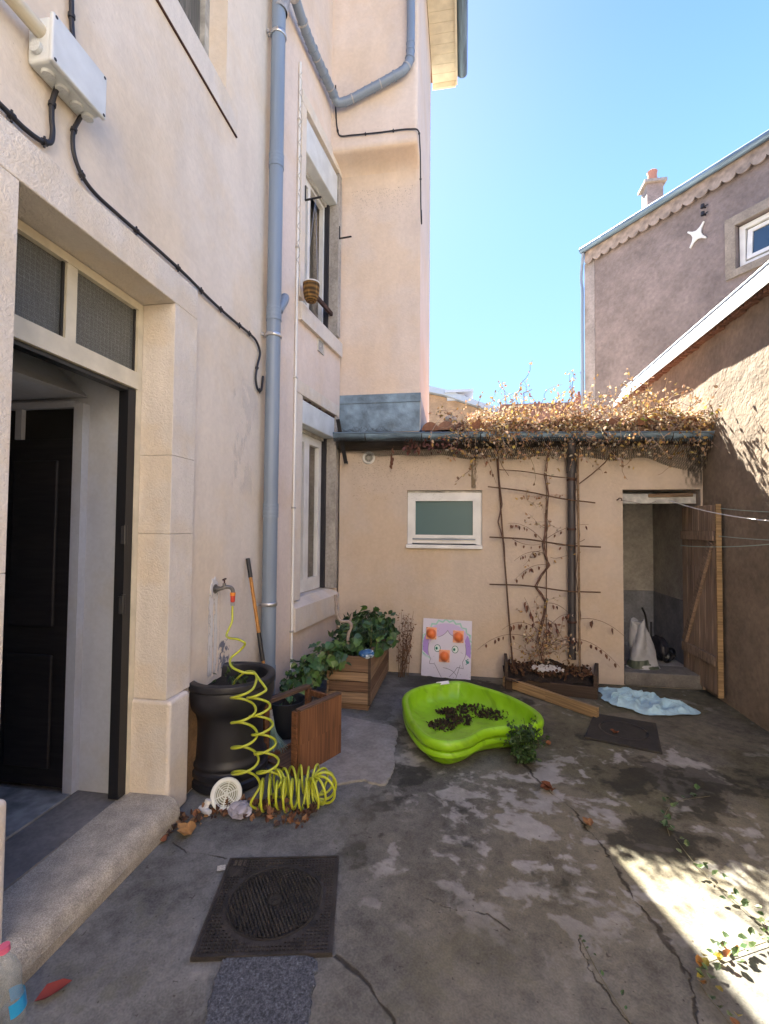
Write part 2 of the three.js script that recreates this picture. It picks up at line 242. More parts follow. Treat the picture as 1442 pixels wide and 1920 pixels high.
// ------------------------------------------------------------------ house with the street door (left)
const UA = V(0, 0, -1), XA = -1.57;
const A = (s, y, off = 0) => V(XA + off, y, -s);
const houseA = thing('rendered_house', 'beige rendered house on the left with stone door surround and open dark hall', 'house');
{
  part('wall', wallGeo(V(XA, 0, 0), UA, rect(-4.6, 3.6, -.05, 6.7), [rect(1.15, 2.52, -.04, 2.945), rect(1.9, 2.82, 4.45, 6.25)], .3), M.wallA, houseA);
  part('end_wall', box(-6, -1.88, 0, 6.7, 4.3, 4.58), M.wallA, houseA);
  part('rear_wall', box(-6.3, -6, 0, 6.7, -3.6, 4.6), M.wallA, houseA);
  const roof = part('roof', box(-6.5, -1.35, 6.703, 6.85, -3.6, 4.8), mat(col(.30, .14, .09), { map: tile(tRough, 1) }), houseA);
  part('eave_gutter', rod([-1.28, 6.72, -3.6], [-1.28, 6.72, 4.8], .07, 12), M.zinc, roof);
  // door surround, stone by stone with open joints
  const xs = XA + .018, xb = -1.8;
  part('lintel_stone', rbox(xb, xs, 2.768, 2.944, -2.518, -1.153, .006), M.stone, houseA);
  for (const [y0, y1] of [[.623, 1.5042], [1.5058, 1.931], [1.9326, 2.7662]]) part('jamb_stone', rbox(xb, xs, y0, y1, -2.518, -2.30, .003), M.stone, houseA);
  for (const [y0, y1] of [[.623, 1.381], [1.3826, 2.7662]]) part('jamb_stone', rbox(xb, xs, y0, y1, -1.385, -1.153, .003), M.stone, houseA);
  part('plinth_stone', rbox(xb, XA + .05, 0, .621, -2.475, -2.285, .022, 4), M.stone, houseA);
  part('plinth_stone', rbox(xb, XA + .05, 0, .621, -1.4, -1.1, .022, 4), M.stone, houseA);
  // worn granite doorstep
  const sh = new THREE.Shape(); sh.moveTo(-1.76, 0); sh.lineTo(-1.455, 0); sh.lineTo(-1.447, .05); sh.bezierCurveTo(-1.45, .115, -1.475, .135, -1.53, .139); sh.lineTo(-1.76, .134); sh.closePath();
  const sg = new THREE.ExtrudeGeometry(sh, { depth: 1.9, steps: 60, bevelEnabled: false, curveSegments: 14 }).translate(0, 0, -2.284), sp = sg.attributes.position;
  for (let i = 0; i < sp.count; i++) { const y = sp.getY(i), z = sp.getZ(i); if (y > .06) sp.setY(i, y - .016 * Math.exp(-((z + 1.7) ** 2) / .08)); if (y > .03 && sp.getX(i) > -1.6) sp.setX(i, sp.getX(i) + (fbm(z / 2 + .5, y, 12, 3, 500) - .5) * .014); }
  sg.computeVertexNormals();
  part('doorstep', uvBox(sg), M.granite, houseA);
  // white frame with a two-pane fanlight, at the back of the reveal
  const fx0 = -1.792, fx1 = -1.742, fr = part('door_frame', merge([box(fx0, fx1, .134, 2.76, -2.297, -2.258), box(fx0, fx1, .134, 2.76, -1.425, -1.388), box(fx0, fx1, 2.722, 2.762, -2.257, -1.426), box(fx0 - .01, fx1 + .012, 2.283, 2.372, -2.2565, -1.4265), box(fx0, fx1 - .003, 2.3735, 2.721, -1.852, -1.795)]), M.cream, houseA);
  for (const [z0, z1] of [[-2.257, -1.853], [-1.794, -1.426]]) {
    part('pane', box(-1.772, -1.768, 2.373, 2.721, z0, z1), M.wiredGlass, fr);
    const w = []; for (let z = z0 + .012; z < z1; z += .0245) w.push(box(-1.7675, -1.7667, 2.374, 2.72, z - .0004, z + .0004)); for (let y = 2.385; y < 2.72; y += .0245) w.push(box(-1.7675, -1.7667, y - .0004, y + .0004, z0, z1));
    part('wire_mesh', merge(w), M.boxSide, fr);
    part('putty_strip', box(-1.766, -1.757, 2.373, 2.721, z0, z0 + .012), M.dark, fr); part('putty_strip', box(-1.766, -1.757, 2.373, 2.721, z1 - .01, z1), M.dark, fr);
  }
  const st = part('dark_frame', merge([box(-1.80, -1.745, .14, 2.281, -2.2565, -2.20), box(-1.80, -1.748, 2.262, 2.2815, -2.199, -1.427)]), M.black, houseA);
  for (const y of [1.14, 1.50]) part('hinge', merge([rod([-1.738, y - .05, -2.192], [-1.738, y + .05, -2.192], .012), box(-1.745, -1.735, y - .045, y + .045, -2.20, -2.16)]), M.black, st);
  // entrance hall behind the door
  part('hall_floor', box(-4, -1.76, .02, .128, -2.26, -1.1), mat(col(.30, .29, .28), { map: tile(tRough, .8), roughness: .8 }), houseA);
  part('door_mat', rbox(-3.1, -2.02, .1285, .142, -2.2, -1.25, .004), mat(col(.40, .41, .40), { map: tile(tGrime, .4), roughness: .95 }), houseA);
  part('hall_wall', box(-4, -1.80, .128, 3.0, -2.36, -2.262), M.hallWall, houseA);
  part('hall_wall', box(-4, -1.80, .128, 3.0, -1.1, -1.0), M.hallWall, houseA);
  part('hall_wall', box(-4.1, -4, .0, 3.0, -2.36, -1.0), M.hallWall, houseA);
  part('hall_ceiling', box(-4.1, -1.801, 2.78, 2.9, -2.3, -1.05), M.hallWall, houseA);
  const so = new THREE.Shape([[-2.03, 2.25], [-2.55, 2.70], [-4, 2.70], [-4, 2.25]].map((q) => new THREE.Vector2(...q)));
  part('stair_soffit', uvBox(new THREE.ExtrudeGeometry(so, { depth: 1.14, bevelEnabled: false }).translate(0, 0, -2.255)), M.hallWall, houseA);
  const id = part('inner_door', rbox(-2.90, -2.085, .15, 2.02, -2.262, -2.225, .004), M.doorDark, houseA);
  for (const [x0, x1, y0, y1] of [[-2.82, -2.54, .25, .85], [-2.45, -2.17, .25, .85], [-2.82, -2.54, 1.0, 1.9], [-2.45, -2.17, 1.0, 1.9]]) part('panel', rbox(x0, x1, y0, y1, -2.2245, -2.205, .012, 3), M.doorDark, id);
  part('inner_door_frame', merge([box(-2.085, -2.03, .13, 2.21, -2.262, -2.215), box(-2.95, -2.90, .13, 2.21, -2.262, -2.215), box(-2.899, -2.0855, 2.19, 2.225, -2.262, -2.217), box(-2.46, -2.42, 2.021, 2.189, -2.262, -2.22)]), M.hallWall, houseA);
  part('dark_fanlight', box(-2.899, -2.086, 2.021, 2.189, -2.262, -2.245), M.dark, houseA);
  // upper window with closed grey shutters
  const us = part('upper_window_sill', rbox(-1.85, XA + .012, 4.262, 4.449, -2.965, -1.75, .006), M.stone, houseA);
  part('drip_edge', box(XA, XA + .013, 4.254, 4.2605, -2.965, -1.75), M.rust, us);
  const wf = part('upper_window', merge([box(-1.78, -1.70, 4.45, 6.24, -2.818, -2.765), box(-1.78, -1.70, 4.45, 6.24, -1.96, -1.902), box(-1.78, -1.71, 6.18, 6.245, -2.764, -1.961)]), M.whiteOld, houseA);
  for (let i = 0; i < 7; i++) { const z = -2.763 + i * .1147; part('shutter_board', rbox(-1.77, -1.735 + (i % 2) * .004, 4.452, 6.178, z, z + .112, .004), M.shutter[i % 2], wf); }
  // plaster that has fallen away by the water butt
  const rag = [[2.46, 0], [2.60, .02], [2.63, .05], [2.622, .12], [2.645, .17], [2.655, .26], [2.67, .34], [2.66, .42], [2.63, .48], [2.58, .51], [2.53, .56], [2.46, .60]];
  const rs = new THREE.Shape(rag.map(([s, y]) => new THREE.Vector2(s + rr(-.006, .006), y)));
  part('bare_render', uvBox(new THREE.ExtrudeGeometry(rs, { depth: .008, bevelEnabled: true, bevelSize: .003, bevelThickness: .002, bevelSegments: 1 }).applyMatrix4(new THREE.Matrix4().makeBasis(UA, V(0, 1, 0), V(1, 0, 0)).setPosition(XA - .002, 0, 0))), mat(col(.42, .26, .13), { map: tile(tRough, .5), bumpMap: tile(tRoughB, .3), bumpScale: .01, roughness: .97 }), houseA);
}

// ------------------------------------------------------------------ house with the bay (behind the drainpipe)
const A0 = V(-1.56, 0, -3.62), UB = V(.11901, 0, -.99289).normalize(), NB = V(.99289, 0, .11901).normalize();
const B = (s, y, off = 0) => A0.clone().addScaledVector(UB, s).addScaledVector(NB, off).setY(y);
const mB = new THREE.Matrix4().makeBasis(UB, V(0, 1, 0), NB).setPosition(A0);
const boxB = (s0, s1, y0, y1, o0, o1, r = 0) => (r ? rbox(s0, s1, y0, y1, o0, o1, r) : box(s0, s1, y0, y1, o0, o1)).applyMatrix4(mB);
const houseB = thing('rendered_house', 'taller pinkish beige house with white framed windows and a bay above the outhouse roof', 'house');
{
  part('wall', wallGeo(A0, UB, rect(0, 1.50, -.05, 8.3), [rect(.415, 1.468, .61, 2.905), rect(.462, 1.468, 3.462, 5.66)], .32), M.wallB, houseB);
  part('bay_lower_wall', box(-3.2, -.4805, 2.45, 5.50, -6.642, -5.15), M.bay, houseB);
  { // upper storey overhangs; its lower front edge is rounded
    const s = new THREE.Shape(); s.moveTo(-4.81, 8.3); s.lineTo(-4.81, 5.665); s.bezierCurveTo(-4.81, 5.645, -4.82, 5.635, -4.84, 5.634); s.bezierCurveTo(-5.04, 5.63, -5.16, 5.60, -5.178, 5.42); s.lineTo(-6.61, 5.40); s.lineTo(-6.61, 8.3); s.closePath();
    const g = new THREE.ExtrudeGeometry(s, { depth: 2.62, bevelEnabled: true, bevelSize: .03, bevelThickness: .05, bevelSegments: 4, curveSegments: 10 }).applyMatrix4(new THREE.Matrix4().makeBasis(V(0, 0, 1), V(0, 1, 0), V(-1, 0, 0)).setPosition(-.53, 0, 0));
    part('bay_upper_wall', uvBox(g), M.bay, houseB);
  }
  part('rear_wall', box(-6, -3.2, 0, 8.3, -6.65, -3.62), M.wallB, houseB);
  const rf = part('roof', box(-6.2, -.12, 8.33, 8.5, -6.95, -3.5), mat(col(.30, .14, .09), { map: tile(tRough, 1) }), houseB);
  for (let i = 0; i < 24; i++) { const z = -6.93 + i * .142; part('soffit_board', rbox(-.475, -.13, 8.30, 8.327, z, z + .139, .003), M.cream, rf); }
  part('fascia', box(-.128, -.10, 8.24, 8.47, -6.95, -3.5), M.cream, rf);
  part('verge_board', box(-.48, -.128, 8.24, 8.328, -6.985, -6.952), M.cream, rf);
  part('eave_gutter', rod([-.03, 8.36, -6.9], [-.03, 8.36, -3.5], .075, 14), M.zinc, rf);
  // zinc apron between bay and outhouse roof
  const ap = part('zinc_apron', box(-1.42, -.47, 2.62, 2.945, -5.17, -5.138), M.zinc, houseB);
  part('zinc_apron_cap', box(-1.42, -.466, 2.948, 3.045, -5.17, -5.130), M.zinc, ap);
  part('side_flashing', wallGeo(V(-.462, 0, -5.135), V(0, 0, -1), [[0, 2.63], [1.4, 2.72], [1.4, 2.86], [0, 3.0]], [], .012), M.zincLight, ap);
  const winB = (name, y0, y1, boxY0, boxY1, sillY0, s0, s1, ajar) => {
    // stone surround: sill, two jambs, lintel
    part('sill', (() => { const h = new THREE.Shape([[-.30, sillY0], [.035, sillY0], [.035, y0 - .055], [-.06, y0 + .005], [-.30, y0 + .01]].map((q) => new THREE.Vector2(...q))); return uvBox(new THREE.ExtrudeGeometry(h, { depth: s1 - s0, bevelEnabled: true, bevelSize: .004, bevelThickness: .004, bevelSegments: 1 }).applyMatrix4(new THREE.Matrix4().makeBasis(V(0, 0, 1), V(0, 1, 0), V(-1, 0, 0)).setPosition(s1, 0, 0))).applyMatrix4(mB); })(), M.stone, houseB);
    part('jamb_stone', boxB(s0, .556, y0 + .012, y1 + .0, -.30, .012, .005), M.stone, houseB);
    part('jamb_stone', boxB(1.385, 1.466, y0 + .012, y1 + .0, -.30, .012, .005), M.stoneGrey, houseB);
    part('lintel_stone', boxB(s0, 1.466, y1 + .003, y1 + .125, -.30, .014, .005), M.stone, houseB);
    const f = part(name, merge([boxB(.557, .617, y0 + .02, boxY0, -.20, -.15), boxB(1.324, 1.384, y0 + .02, boxY0, -.20, -.15), boxB(.618, 1.323, y0 + .02, y0 + .085, -.20, -.148), boxB(.618, 1.323, boxY0 - .06, boxY0 - .002, -.20, -.15)]), M.white, houseB);
    const sash = (a, b) => { const z = [-.19, -.140]; const sh = part('sash', merge([boxB(a, a + .055, y0 + .087, boxY0 - .062, ...z), boxB(b - .055, b, y0 + .087, boxY0 - .062, ...z), boxB(a + .0555, b - .0555, y0 + .087, y0 + .15, ...z), boxB(a + .0555, b - .0555, boxY0 - .12, boxY0 - .062, ...z)]), M.white, f); return sh; };
    sash(.619, .969); if (!ajar) sash(.973, 1.322);
    part('pane', boxB(.675, .913, y0 + .151, boxY0 - .121, -.168, -.164), M.glass, f);
    if (!ajar) part('pane', boxB(1.029, 1.266, y0 + .151, boxY0 - .121, -.168, -.164), M.glass, f);
    const bx = part('shutter_box', boxB(.558, 1.383, boxY0, boxY1, -.22, -.008, .012), M.box, houseB);
    part('shutter_rail', boxB(.60, 1.34, boxY0 - .035, boxY0 - .001, -.145, -.12), M.whiteOld, bx);
    part('guide_rail', boxB(1.352, 1.3845, y0 + .02, boxY0 - .003, -.149, -.10), M.cable, f);
    part('room', merge([boxB(.4, 1.5, y0 - .2, y1 + .2, -1.3, -1.28), boxB(.4, .42, y0 - .2, y1 + .2, -1.28, -.31), boxB(1.48, 1.5, y0 - .2, y1 + .2, -1.28, -.31), boxB(.4, 1.5, y1 + .18, y1 + .2, -1.28, -.31), boxB(.4, 1.5, y0 - .2, y0 - .18, -1.28, -.31)]), M.room, houseB);
    const cg = new THREE.PlaneGeometry(.62, boxY0 - y0 - .2, 80, 1), cp = cg.attributes.position; for (let i = 0; i < cp.count; i++) cp.setZ(i, Math.sin(cp.getX(i) * 60) * .02 + Math.sin(cp.getX(i) * 23) * .015);
    cg.computeVertexNormals(); part('curtain', cg.translate(.93, (y0 + boxY0) / 2, -.30).applyMatrix4(mB), M.curtain, f);
  };
  winB('ground_floor_window', .87, 2.78, 2.53, 2.755, .612, .416, 1.468, false);
  winB('first_floor_window', 3.67, 5.535, 5.17, 5.50, 3.464, .464, 1.468, true);
  const fo = []; for (let i = 0; i < 26; i++) { const s = .57 + i * .031; fo.push(boxB(s, s + .03, 2.757, 2.757 + rr(.006, .02), -.10, rr(-.03, .0))); } part('torn_seal', merge(fo), M.rust, houseB);
  part('guard_bar', plank(B(.559, 3.93, -.06).toArray(), B(1.383, 3.93, -.06).toArray(), .03, .045), M.rust, houseB);
}
// wall fittings on that house
{
  for (const [s, y, L, lab] of [[.54, 4.64, .18, 'black iron L-shaped bracket by the upper window, holding the hanging pot'], [1.40, 4.79, .16, 'black iron L-shaped bracket with nothing on it in the corner beside the bay']]) { const b = thing('wall_bracket', lab, 'bracket', 'iron wall brackets'); part('upright', plank(B(s, y - .005, .016).toArray(), B(s, y + .14, .016).toArray(), .018, .012, NB), M.black, b); part('arm', plank(B(s, y, .0).toArray(), B(s, y, L).toArray(), .018, .014), M.black, b); }
  const pot = thing('hanging_pot', 'small straw coloured woven pot hanging on a wire below the upper window', 'pot');
  const c = B(.475, 3.62, .12), lp = [[.0, 0], [.045, .0], [.062, .03], [.073, .08], [.077, .15], [.075, .17], [.066, .17], [.066, .145], [0, .14]].map((q) => new THREE.Vector2(...q));
  const tWeave = tex(128, (u, v) => { const k = .6 + .35 * Math.sin(v * 75) * .5 + .3 * (vn(u * 30, v * 12, 30, 600) - .5); return [k, k * .9, k * .7]; });
  part('basket', new THREE.LatheGeometry(lp, 28).translate(c.x, c.y, c.z), mat(col(.42, .28, .12), { map: tWeave, roughness: .9, bumpMap: tWeave, bumpScale: .004 }), pot);
  part('rim', new THREE.TorusGeometry(.073, .007, 8, 28).rotateX(Math.PI / 2).translate(c.x, c.y + .17, c.z), M.white, pot);
  part('wire', merge([rod([c.x - .06, c.y + .17, c.z], B(.542, 4.635, .12), .0018, 5), rod([c.x + .06, c.y + .17, c.z], B(.542, 4.635, .12), .0018, 5)]), M.steel, pot);
  const vp = thing('vent_plate', 'small square grey vent plate with white frame under the upper sill', 'vent'); part('frame', merge([boxB(.885, 1.025, 3.33, 3.345, 0, .012), boxB(.885, 1.025, 3.445, 3.46, 0, .012), boxB(.885, .897, 3.3455, 3.4445, 0, .012), boxB(1.013, 1.025, 3.3455, 3.4445, 0, .012)]), M.whiteOld, vp); part('plate', boxB(.897, 1.013, 3.345, 3.445, 0, .006), M.boxSide, vp); part('screw', boxB(.95, .96, 3.39, 3.40, .006, .009), M.white, vp);
  // thin white conduit with a wire wound round it
  const co = thing('electrical_conduit', 'thin white conduit with a loose wire twisted round it, right of the drainpipe', 'conduit');
  part('tube', rod(B(.40, .1, .014), B(.40, 5.85, .014), .0115, 10), M.white, co);
  for (const y of [.62, 1.72, 2.9, 4.1, 5.3]) part('saddle', merge([boxB(.378, .422, y - .008, y + .008, 0, .028, .004)]), M.whiteOld, co);
  const wp = []; for (let i = 0; i <= 120; i++) { const y = 3.9 + i * .0155, a = i * .62; wp.push(B(.40 + Math.cos(a) * .016 + (i % 23 === 0 ? .02 : 0), y, .015 + Math.abs(Math.sin(a)) * .016)); } part('wire', tube(wp, .0028, 360, 5), M.whiteOld, co);
}
// big grey drainpipe and the branch pipe that feeds it
{
  const px = -1.486, pz = -3.475, d = thing('drainpipe', 'thick blue grey drainpipe running the full height of the left wall', 'drainpipe');
  part('pipe', rod([px, -.03, pz], [px, 6.15, pz], .056, 24), M.pipe, d);
  for (const y of [.36, 1.62, 3.18, 4.42]) part('socket', rod([px, y, pz], [px, y + .11, pz], .0605, 24), M.pipe, d);
  for (const y of [.95, 3.06, 5.52]) { const k = part('clamp', merge([new THREE.TorusGeometry(.0605, .006, 6, 28).rotateX(Math.PI / 2).scale(1, 2.6, 1).translate(px, y, pz), box(px - .075, px - .058, y - .012, y + .012, pz + .045, pz + .06), rod([px - .12, y, pz + .01], [px - .055, y, pz + .01], .006, 8)]), M.steel, d); part('bolt', rod([px + .02, y, pz + .055], [px + .02, y, pz + .075], .006, 6), M.steel, k); }
  part('branch_elbow', tube([[px + .02, 3.28, pz - .04], [px + .035, 3.40, pz - .12], [px + .02, 3.45, pz - .17], [px - .02, 3.42, pz - .20], [px - .075, 3.36, pz - .215]], .036, 30, 16), M.pipe, d);
  part('inlet_elbow', tube([[px + .01, 5.72, pz], [px + .03, 5.92, pz - .03], [px + .03, 6.05, pz - .10], [px + .04, 6.12, pz - .22]], .06, 30, 18), M.zincLight, d);
  part('hopper', new THREE.LatheGeometry([[.056, 0], [.075, .06], [.10, .12], [.10, .30]].map((q) => new THREE.Vector2(...q)), 24).translate(px, 5.98, pz), M.pipe, d);
  const r = thing('branch_pipe', 'ribbed grey pipe crossing the wall and climbing the bay to the roof', 'pipe');
  const path = [V(px + .04, 6.115, pz - .2), B(.42, 6.10, .075), B(.8, 6.10, .075), B(1.05, 6.09, .085), V(-1.335, 6.06, -4.68), V(-1.25, 6.07, -4.70), V(-1.0, 6.165, -4.705), V(-.75, 6.265, -4.705), V(-.62, 6.33, -4.705), V(-.565, 6.42, -4.705), V(-.555, 6.6, -4.705), V(-.555, 7.2, -4.705), V(-.555, 8.36, -4.705)];
  part('pipe', tube(path, .043, 200, 18), M.pipe, r);
  const cv = new THREE.CatmullRomCurve3(path, false, 'centripetal');
  for (let i = 0; i < 24; i++) { const t = .06 + i * .021, p = cv.getPointAt(t), q = cv.getTangentAt(t); part('coupling', rod(p.clone().addScaledVector(q, -.007), p.clone().addScaledVector(q, .007), i % 3 ? .0465 : .05, 18), i % 4 ? M.pipe : M.zincLight, r); }
  for (const t of [.2, .5, .66, .85]) { const p = cv.getPointAt(t); part('bracket', t < .4 ? rod(p, p.clone().addScaledVector(NB, -.085), .007, 8) : rod(p, p.clone().add(V(0, 0, -.085)), .007, 8), M.steel, r); }
}
// cables
function cable(name, label, pts, r, clips, m = M.cable, n = V(1, 0, 0)) {
  const c = thing(name, label, 'cable'), v = pts.map((p) => p.isVector3 ? p : V(...p)); part('core', tube(v, r, v.length * 14, 9), m, c);
  const cv = new THREE.CatmullRomCurve3(v, false, 'centripetal');
  for (const t of clips) { const p = cv.getPointAt(t), q = cv.getTangentAt(t); part('clip', merge([rod(p.clone().addScaledVector(q, -.008), p.clone().addScaledVector(q, .008), r + .004, 8), rod(p.clone().addScaledVector(n, -.012), p.clone().addScaledVector(n, .014), .005, 6), rod(p.clone().add(V(0, r + .012, 0)), p.clone().add(V(0, -r - .012, 0)), .0045, 6)]), m, c); }
  return c;
}
{
  const X = -1.552, P = (y, s) => V(X, y, -s);
  cable('cable', 'black cable looping left from the junction box, at the picture edge', [P(2.985, 1.0), P(2.972, 1.304), P(2.966, 1.40), P(2.98, 1.47), P(3.005, 1.503), P(3.05, 1.51), P(3.10, 1.504), P(3.17, 1.506), V(-1.53, 3.26, -1.515)], .0095, [.45, .62, .86]);
  cable('cable', 'short black cable rising from the top of the junction box', [P(4.6, 1.55), P(3.9, 1.56), P(3.65, 1.575), P(3.52, 1.585), V(-1.52, 3.40, -1.585)], .0095, [.72, .84]);
  cable('cable', 'long black cable running from the junction box over the door lintel to the drainpipe', [V(-1.52, 3.27, -1.64), P(3.20, 1.628), P(3.124, 1.603), P(3.043, 1.611), P(2.987, 1.654), P(2.965, 1.711), P(2.962, 1.86), P(2.967, 2.044), P(2.969, 2.367), P(2.955, 2.65), P(2.957, 2.969), P(2.966, 3.18), P(2.955, 3.31), P(2.898, 3.376), P(2.78, 3.335), P(2.669, 3.31), P(2.60, 3.35), P(2.608, 3.408), P(2.68, 3.43), P(2.73, 3.438)], .0085, [.055, .12, .25, .38, .47, .56, .66, .72, .86, .94]);
  const b = thing('junction_box', 'pale grey plastic junction box fixed high on the left wall', 'junction box');
  part('case', rbox(-1.569, -1.475, 3.222, 3.392, -1.658, -1.41, .014, 3), M.box, b);
  part('lid', rbox(-1.4745, -1.456, 3.216, 3.398, -1.664, -1.404, .007, 3), M.box, b);
  for (const [y, z] of [[3.385, -1.65], [3.385, -1.418], [3.228, -1.65], [3.228, -1.418]]) part('screw', rod([-1.457, y, z], [-1.4545, y, z], .006, 8), M.cable, b);
  for (const z of [-1.455, -1.515, -1.585, -1.64]) part('cable_gland', rod([-1.522, 3.212, z], [-1.522, 3.224, z], .021, 14, .024), M.box, b);
  part('cable_gland', rod([-1.522, 3.27, -1.409], [-1.522, 3.27, -1.395], .022, 14), M.box, b);
  one('conduit_pipe', rod([-1.515, 3.335, -1.415], [-1.515, 3.335, -.3], .026, 16), M.cream, 'thick cream plastic conduit entering the junction box from the left', 'conduit');
  const z = -4.765; cable('cable', 'thin dark cable crossing the bay and hanging in a loop at its corner', [V(-1.372, 6.32, z + .01), V(-1.368, 6.02, z), V(-1.345, 5.82, z), V(-1.32, 5.765, z), V(-1.18, 5.752, z), V(-.9, 5.742, z), V(-.56, 5.735, z), V(-.478, 5.71, -4.765), V(-.462, 5.60, -4.82), V(-.465, 5.35, -4.95), V(-.465, 5.10, -5.0), V(-.463, 4.98, -5.02), V(-.455, 4.86, -5.0), V(-.45, 4.88, -4.94), V(-.455, 4.98, -4.95)], .0075, [.2, .34, .46, .58, .74], M.cable, V(0, 0, 1));
}

// ------------------------------------------------------------------ low outhouse across the back
const ZB = -5.07;
const shed = thing('outhouse', 'low beige outhouse across the back with small frosted window, tiled roof and open doorway', 'outhouse');
{
  part('wall', wallGeo(V(0, 0, ZB), V(1, 0, 0), rect(-1.36, 2.33, -.05, 2.5), [rect(-.60, .20, 1.33, 1.957), rect(1.592, 2.31, .0, 1.955)], .3), M.shed, shed);
  // room behind the doorway
  const inner = mat(col(.60, .575, .54), { map: tile(tRough, 1.3), bumpMap: tile(tGrain, .7), bumpScale: .006, roughness: .95 }), dado = mat(col(.34, .36, .41), { map: tile(tRough, 1.1), roughness: .9 });
  part('inner_back_wall', box(1.0, 2.42, .8, 2.5, -6.35, -6.27), inner, shed); part('inner_back_dado', box(1.0, 2.42, 0, .797, -6.35, -6.266), dado, shed);
  part('inner_side_wall', box(2.315, 2.42, .8, 2.5, -6.268, -5.372), inner, shed); part('inner_side_dado', box(2.311, 2.42, 0, .797, -6.265, -5.372), dado, shed);
  part('inner_partition', box(.9, 1.0, 0, 2.5, -6.35, -5.372), inner, shed);
  part('inner_floor', box(1.0, 2.31, .01, .125, -6.265, -5.371), M.stoneGrey, shed);
  part('inner_ceiling', box(.9, 2.42, 2.42, 2.5, -6.26, -5.373), inner, shed);
  part('rear_wall', box(-3.2, 2.42, 0, 2.9, -6.95, -6.66), M.shed, shed);
  part('threshold', rbox(1.593, 2.305, 0, .135, -5.37, ZB + .012, .014, 3), mat(col(.30, .285, .26), { map: tile(tRough, .6), bumpMap: tile(tGrain, .3), bumpScale: .006, roughness: .95 }), shed);
  const lb = part('lintel_board', box(1.594, 2.27, 1.815, 1.912, -5.11, -5.074), M.whiteOld, shed);
  part('splintered_batten', plank([1.83, 1.893, -5.066], [2.24, 1.90, -5.066], .014, .035), M.cane, lb);
  // frosted window
  const f = part('window', merge([box(-.597, -.545, 1.335, 1.93, -5.16, -5.10), box(.138, .197, 1.335, 1.93, -5.16, -5.10), box(-.5445, .1375, 1.875, 1.93, -5.16, -5.10), box(-.5445, .1375, 1.385, 1.44, -5.16, -5.10)]), M.white, shed);
  part('sash', merge([box(-.545, -.511, 1.442, 1.873, -5.15, -5.088), box(.104, .137, 1.442, 1.873, -5.15, -5.088), box(-.5105, .1035, 1.842, 1.873, -5.15, -5.089), box(-.5105, .1035, 1.442, 1.476, -5.15, -5.089)]), M.white, f);
  part('pane', box(-.511, .104, 1.476, 1.842, -5.128, -5.122), M.frosted, f);
  part('weather_bar', box(-.54, .13, 1.425, 1.436, -5.10, -5.078), M.pipe, f);
  part('window_sill', plank([-.605, 1.352, -5.055], [.203, 1.352, -5.055], .05, .04), M.white, f);
  part('window_top_strip', box(-.597, .197, 1.931, 1.955, -5.15, -5.11), M.whiteOld, f);
  part('dark_room', merge([box(-.9, .5, 1.1, 2.2, -5.9, -5.88), box(-.9, -.88, 1.1, 2.2, -5.879, -5.38), box(.48, .5, 1.1, 2.2, -5.879, -5.38), box(-.9, .5, 2.18, 2.2, -5.879, -5.38), box(-.9, .5, 1.1, 1.12, -5.879, -5.38)]), mat(col(.5, .55, .54), {}), shed);
  // mono-pitch roof of canal tiles behind a half-round gutter
  const pitch = (z) => 2.60 + (-4.95 - z) * .17;
  part('roof_deck', (() => { const s = new THREE.Shape([[-4.93, 2.50], [-4.93, 2.56], [-6.95, 2.90], [-6.95, 2.84]].map((q) => new THREE.Vector2(...q))); return uvBox(new THREE.ExtrudeGeometry(s, { depth: 3.62, bevelEnabled: false }).applyMatrix4(new THREE.Matrix4().makeBasis(V(0, 0, 1), V(0, 1, 0), V(-1, 0, 0)).setPosition(2.33, 0, 0))); })(), M.pallet[3], shed);
  const tg = [0, 1, 2].map((k) => { const g = new THREE.CylinderGeometry(.075, .088, .40, 10, 1, false, -Math.PI / 2, Math.PI).rotateX(-Math.PI / 2); return g; });
  const tm = [mat(col(.40, .20, .13), { map: tile(tRough, .3) }), mat(col(.46, .26, .18), { map: tile(tRough, .3) }), mat(col(.34, .18, .13), { map: tile(tRough, .3) })];
  for (let r = 0; r < 5; r++) for (let i = 0; i < 17; i++) { const x = -.34 + i * .166; if (x > 2.25) continue; const o = part('roof_tile', tg[0], tm[(i * 7 + r * 3) % 3], shed); const z = -5.10 - r * .33; o.position.set(x + rr(-.006, .006), pitch(z) - .02 + rr(0, .008), z); o.rotation.set(.168 + .02, rr(-.03, .03), 0); }
  // gutter falls a little towards the right
  const gp = (x) => V(x, 2.555 - (x + 1.39) * .022, -4.90), gg = new THREE.CylinderGeometry(.062, .062, 3.70, 16, 1, true, Math.PI / 2, Math.PI); gg.rotateZ(Math.PI / 2).rotateX(0);
  const gut = part('gutter', (() => { const s = new THREE.Shape(); s.absarc(0, 0, .072, Math.PI, 2 * Math.PI, false); s.lineTo(.067, 0); s.absarc(0, 0, .067, 2 * Math.PI, Math.PI, true); s.closePath(); return uvBox(new THREE.ExtrudeGeometry(s, { depth: 3.70, bevelEnabled: false, curveSegments: 18 }).applyMatrix4(new THREE.Matrix4().makeBasis(V(0, 0, -1), V(0, 1, 0), V(1, 0, 0)))); })(), M.zinc, shed);
  gut.position.copy(gp(-1.375)); gut.rotation.z = -.022;
  part('bead', rod([0, .002, .072], [3.70, .002, .072], .009, 10), M.zinc, gut);
  for (let i = 0; i < 6; i++) part('gutter_hook', tube([[.35 + i * .6, 0, -.064], [.35 + i * .6, -.05, -.05], [.35 + i * .6, -.072, 0], [.35 + i * .6, -.05, .052], [.35 + i * .6, .006, .072]], .006, 20, 6), M.iron, gut);
